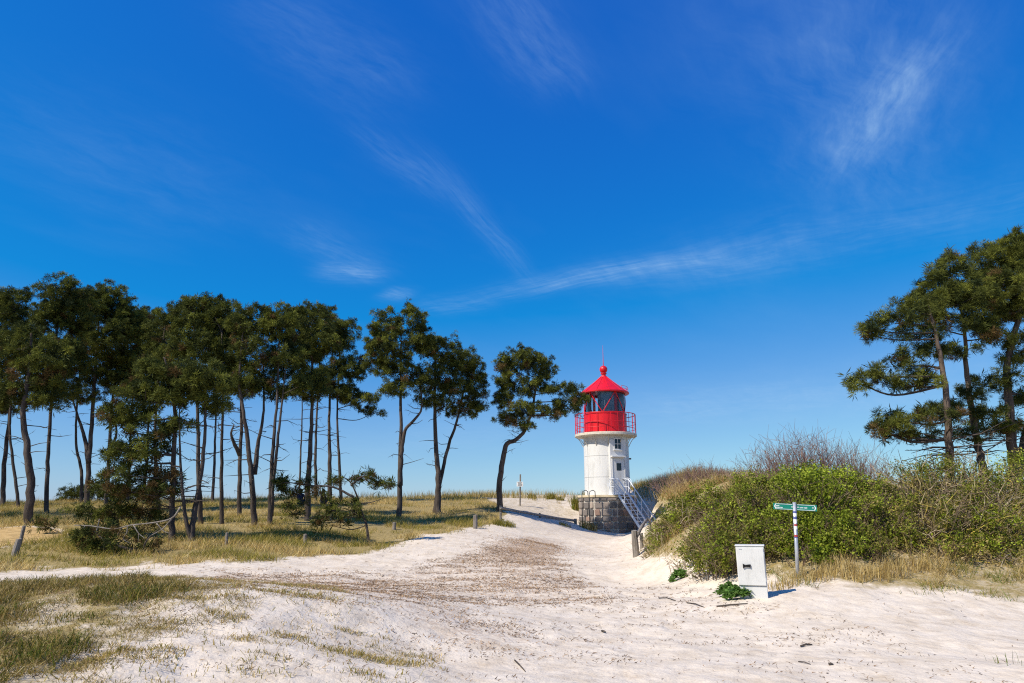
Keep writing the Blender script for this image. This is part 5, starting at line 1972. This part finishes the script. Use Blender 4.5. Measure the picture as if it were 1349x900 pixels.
grass_obj('matted_grass', 'matted short dead grass over the foreground mound', V, Fc, C)

# turf under the pines
x, y, z = scatter(420000, -34, 1, 17.5, 53)
wood, m1, m3, lit, bank, och, crest = masks(x, y, z)
cn = clump_noise(x, y * 1.5, 0.8, 71)
dn_ = np.clip(28.0 / y, 0.3, 1.2) ** 1.6
p = wood ** 1.5 * (1 - och) * (0.05 + 0.95 * sstep(0.36, 0.60, cn)) * dn_
k = rng.random(len(x)) < p
x, y, z, cn = x[k], y[k], z[k], cn[k]
n_ = len(x)
gsel = rng.random(n_) < 0.12 + 0.75 * sstep(0.42, 0.62, fbm(x * 0.45, y * 0.7, 3, 72))
ti = np.where(gsel[:, None], pick(OLIVE, n_, 0.25) * 1.3, pick(DRY, n_, 0.3) * 1.25)
h = rng.uniform(0.06, 0.22, n_) * (0.3 + 1.2 * sstep(0.3, 0.65, cn))
V, Fc, C = blades(x, y, z, h, rng.uniform(0.006, 0.011, n_), rng.uniform(0.2, 1.6, n_), ti, seg=1)
grass_obj('wood_turf_grass', 'yellow green turf grass on the wood floor', V, Fc, C)

# bank grass, right
x, y, z = scatter(260000, 3, 24, 11.2, 30)
wood, m1, m3, lit, bank, och, crest = masks(x, y, z)
cn = clump_noise(x, y, 1.7, 81)
p = bank ** 1.5 * (0.03 + 0.9 * sstep(0.44, 0.62, cn)) * np.clip(14.0 / y, 0.2, 1.1) ** 2
k = rng.random(len(x)) < p
x, y, z, cn = x[k], y[k], z[k], cn[k]
n_ = len(x)
gsel = rng.random(n_) < sstep(0.40, 0.60, fbm(x * 0.8, y * 0.8, 2, 82) + 0.16 * sstep(7.5, 9.5, x)) * 0.85
tall = sstep(12.6, 13.6, y)
ti = np.where(gsel[:, None], pick(FRESH + OLIVE, n_, 0.25), pick(DRY, n_, 0.3) * 0.92)
h = rng.uniform(0.04, 0.20, n_) * (0.4 + 1.2 * sstep(0.4, 0.7, cn)) * (1 + 1.3 * tall * (~gsel) * sstep(12, 9, x))
V, Fc, C = blades(x, y, z, h, rng.uniform(0.0035, 0.007, n_), rng.uniform(0.2, 1.6, n_), ti, seg=1)
grass_obj('bank_grass', 'dry straw and green grass along the foot of the shrub bank', V, Fc, C)

# dune crest behind and dune top beside the stairs
x1_, y1_, z1_ = scatter(60000, -36, 12, 50, 66)
cn = clump_noise(x1_, y1_, 0.55, 91)
k = rng.random(len(x1_)) < sstep(0.50, 0.66, cn) * 0.8
x2_, y2_, z2_ = scatter(40000, 8.6, 18, 38, 54)
k2 = (z2_ > 2.2) & (rng.random(len(x2_)) < 0.5)
x = np.concatenate([x1_[k], x2_[k2]])
y = np.concatenate([y1_[k], y2_[k2]])
z = np.concatenate([z1_[k], z2_[k2]])
n_ = len(x)
ti = np.where((rng.random(n_) < 0.35)[:, None], pick(OLIVE, n_, 0.2), pick(DRY, n_, 0.2))
V, Fc, C = blades(x, y, z, rng.uniform(0.25, 0.75, n_), rng.uniform(0.010, 0.018, n_), rng.uniform(0.1, 0.6, n_), ti, seg=1)
grass_obj('marram_grass', 'pale marram grass on the dune crest', V, Fc, C)


# countable tufts on the crest left of the tower, single tufts on the sand
def tuft(label, u, v, Y, hpx, n_, cols, spread, group, wd=0.006):
    c = P(u, v, Y)
    gz = H(c.x, c.y)
    s = px(Y)
    r = np.sqrt(rng.random(n_)) * spread
    a = rng.uniform(0, 2 * np.pi, n_)
    x, y = c.x + r * np.cos(a), c.y + r * np.sin(a)
    z = height(x, y)
    h = rng.uniform(0.5, 1.05, n_) * hpx * s
    V, Fc, C = blades(x, y, z, h, np.full(n_, wd) * rng.uniform(0.7, 1.2, n_), rng.uniform(0.1, 0.7, n_), pick(cols, n_, 0.2))
    o = np_mesh('grass_tuft', V - np.array([c.x, c.y, gz]), Fc, M['grass'], None, C)
    o.location = (c.x, c.y, gz)
    tag(o, label, 'grass tuft', group)


GC = 'grass tufts on the crest'
tuft('dark grass tuft on the crest nearest the notice plate', 701, 658, 54, 9, 160, OLIVE, 0.35, GC, 0.014)
tuft('grass tuft on the crest midway between notice plate and tower', 726, 662, 53, 11, 200, OLIVE, 0.4, GC, 0.014)
tuft('grass tuft on the crest third from the tower', 738, 664, 52, 7, 120, OLIVE, 0.3, GC, 0.014)
tuft('big bright grass tuft right beside the white tower wall', 763, 668, 49, 24, 420, OLIVE + FRESH[:1], 0.55, GC, 0.014)
tuft('thin green grass tuft on the bare sand at the right picture edge', 1335, 872, 8.2, 20, 9, FRESH, 0.16, 'grass tufts on the sand', 0.004)
tuft('few thin grass blades on the bare sand left of the right edge tuft', 1308, 868, 8.4, 13, 8, FRESH + OLIVE, 0.16, 'grass tufts on the sand', 0.003)
tuft('pale dry grass tuft at the foot of the rail fence end', 775, 700, 42.8, 13, 260, OLIVE + DRY, 0.55, 'grass tufts by the path', 0.012)
tuft('green grass cushion at the foot of the bent pine stake', 664, 690, 33.5, 9, 400, OLIVE, 0.55, 'grass tufts by the path', 0.010)
tuft('grass tuft under the rail fence in the middle of its run', 744, 691, 41, 6, 120, OLIVE, 0.35, 'grass tufts by the path', 0.010)
for i, (u, v, Y, hp) in enumerate(((1085, 764, 13.5, 22), (1130, 768, 13.3, 26), (1160, 766, 13.4, 24), (1180, 764, 13.6, 30), (1110, 762, 13.7, 28), (1205, 762, 13.9, 22), (1033, 772, 13.2, 14), (1062, 764, 13.5, 16))):
    tuft(['straw tuft right of the signpost foot', 'straw tuft third right of the signpost', 'broad straw tuft under the green shrub right of the signpost', 'tallest straw tuft leaning out below the tangled shrub',
          'tall straw tuft second right of the signpost', 'loose straw tuft at the foot of the tangled shrub', 'low straw tuft between cabinet and signpost', 'small straw tuft at the signpost foot'][i],
         u, v, Y, hp, 170, DRY, 0.28, 'straw tufts on the bank', 0.005)

# litter: short reed and needle fragments on the sand
x, y, z = scatter(240000, -9, 9, 4.2, 30)
wood, m1, m3, lit, bank, och, crest = masks(x, y, z)
streak = fbm(x * 0.7 + y * 0.3, y * 2.4, 3, 95)
p = lit * (0.5 * sstep(0.40, 0.62, streak) + 0.06) + (1 - lit) * (np.where((x < 5) & (y < 17), 0.16 * sstep(0.46, 0.66, streak) + 0.010, 0.008)) 
p = p * np.clip(14 / y, 0.3, 1.3)
k = (rng.random(len(x)) < p) & (wood < 0.5)
x, y, z = x[k], y[k], z[k]
n_ = len(x)
a = rng.uniform(0, np.pi, n_)
L = rng.uniform(0.006, 0.035, n_) * rng.uniform(0.6, 1.4, n_) * np.clip(y / 9, 0.8, 2.4)
w_ = rng.uniform(0.002, 0.0065, n_) * np.clip(y / 9, 0.8, 2.4)
dx, dy = np.cos(a) * L, np.sin(a) * L
sx, sy = -np.sin(a) * w_, np.cos(a) * w_
z0 = z + 0.004
V = np.stack([np.stack([x - dx - sx, y - dy - sy, z0], 1), np.stack([x + dx, y + dy, z0 + rng.uniform(0, 0.03, n_)], 1), np.stack([x - dx + sx, y - dy + sy, z0 + 0.008], 1)], 1).reshape(-1, 3)
C = np.repeat(pick([(0.25, 0.165, 0.10), (0.17, 0.11, 0.07), (0.42, 0.30, 0.19), (0.10, 0.07, 0.05), (0.33, 0.21, 0.12)], n_, 0.25), 3, axis=0)
grass_obj('litter', 'brown reed and needle litter scattered on the sand', V, np.arange(len(V)).reshape(-1, 3), C)


x, y, z = scatter(260000, -7, 4.5, 8, 31)
lit = masks(x, y, z)[3]
uq, vq = proj(x, y, z)
streak = fbm(x * 0.7 + y * 0.3, y * 2.4, 3, 96)
k = rng.random(len(x)) < (lit * 0.22 * sstep(0.40, 0.62, streak) + 0.2 * np.exp(-(((uq - 690) / 48) ** 2 + ((vq - 726) / 16) ** 2)))
x, y, z = x[k], y[k], z[k]
n_ = len(x)
a = rng.uniform(0, np.pi, n_)
L = rng.uniform(0.006, 0.026, n_) * np.clip(y / 9, 0.8, 1.9)
w_ = rng.uniform(0.002, 0.006, n_) * np.clip(y / 9, 0.8, 1.9)
V = np.stack([np.stack([x - np.cos(a) * L, y - np.sin(a) * L, z + 0.004], 1), np.stack([x + np.cos(a) * L, y + np.sin(a) * L, z + rng.uniform(0.004, 0.05, n_)], 1),
              np.stack([x - np.sin(a) * w_ * 2, y + np.cos(a) * w_ * 2, z + 0.012], 1)], 1).reshape(-1, 3)
C = np.repeat(pick([(0.32, 0.21, 0.125), (0.22, 0.14, 0.08), (0.46, 0.33, 0.21), (0.40, 0.27, 0.16)], n_, 0.3), 3, axis=0)
grass_obj('track_litter', 'reddish brown needle litter drifted along the sand track', V, np.arange(len(V)).reshape(-1, 3), C)


# a few sticks that can be told apart
def stick(label, u0, v0, u1, v1, Y, r=0.008, name='stick'):
    a, b = P(u0, v0, Y), P(u1, v1, Y)
    # drop both ends on to the sand along their rays
    def drop(u, v):
        lo, hi = 4.0, 30.0
        for t in np.linspace(4.5, 30, 500):
            p = P(u, v, t)
            if p.z < H(p.x, p.y):
                return p
        return P(u, v, Y)
    a, b = drop(u0, v0), drop(u1, v1)
    m_ = a.lerp(b, 0.5)
    m_ = Vector((m_.x, m_.y, H(m_.x, m_.y) + r + 0.006))
    a.z = H(a.x, a.y) + r
    b.z = H(b.x, b.y) + r * 0.8
    mb = MB().tube([a - m_, Vector((0, 0, 0.004)), b - m_], [r, r * 1.05, r * 0.6], 6)
    o = mb.build(name, M['twig'], None, smooth=True, loc=m_)
    tag(o, label, 'stick', 'sticks lying on the sand')


stick('short dark stick lying on the smooth sand below the cabinet', 1055, 854, 1070, 851, 9, 0.011)
stick('thin pale twig on the sand left below the short dark stick', 1052, 873, 1068, 877, 8, 0.006)
stick('dark bit of wood on the sand right of the picture centre', 793, 833, 798, 835, 9, 0.014)
stick('small dark chip on the sand near the lower edge', 1092, 877, 1098, 878, 8, 0.012)
stick('long dark strand of litter on the sand left of the leafy plant', 944, 800, 985, 796, 12, 0.012)
stick('dark strand of litter on the sand slope below the gatepost', 868, 789, 890, 792, 13, 0.010)
stick('short dark strand of litter below the small leafy plant', 905, 795, 928, 801, 12, 0.010)
stick('bent dry twig on the sand near the lower edge centre', 678, 872, 692, 886, 7, 0.008)
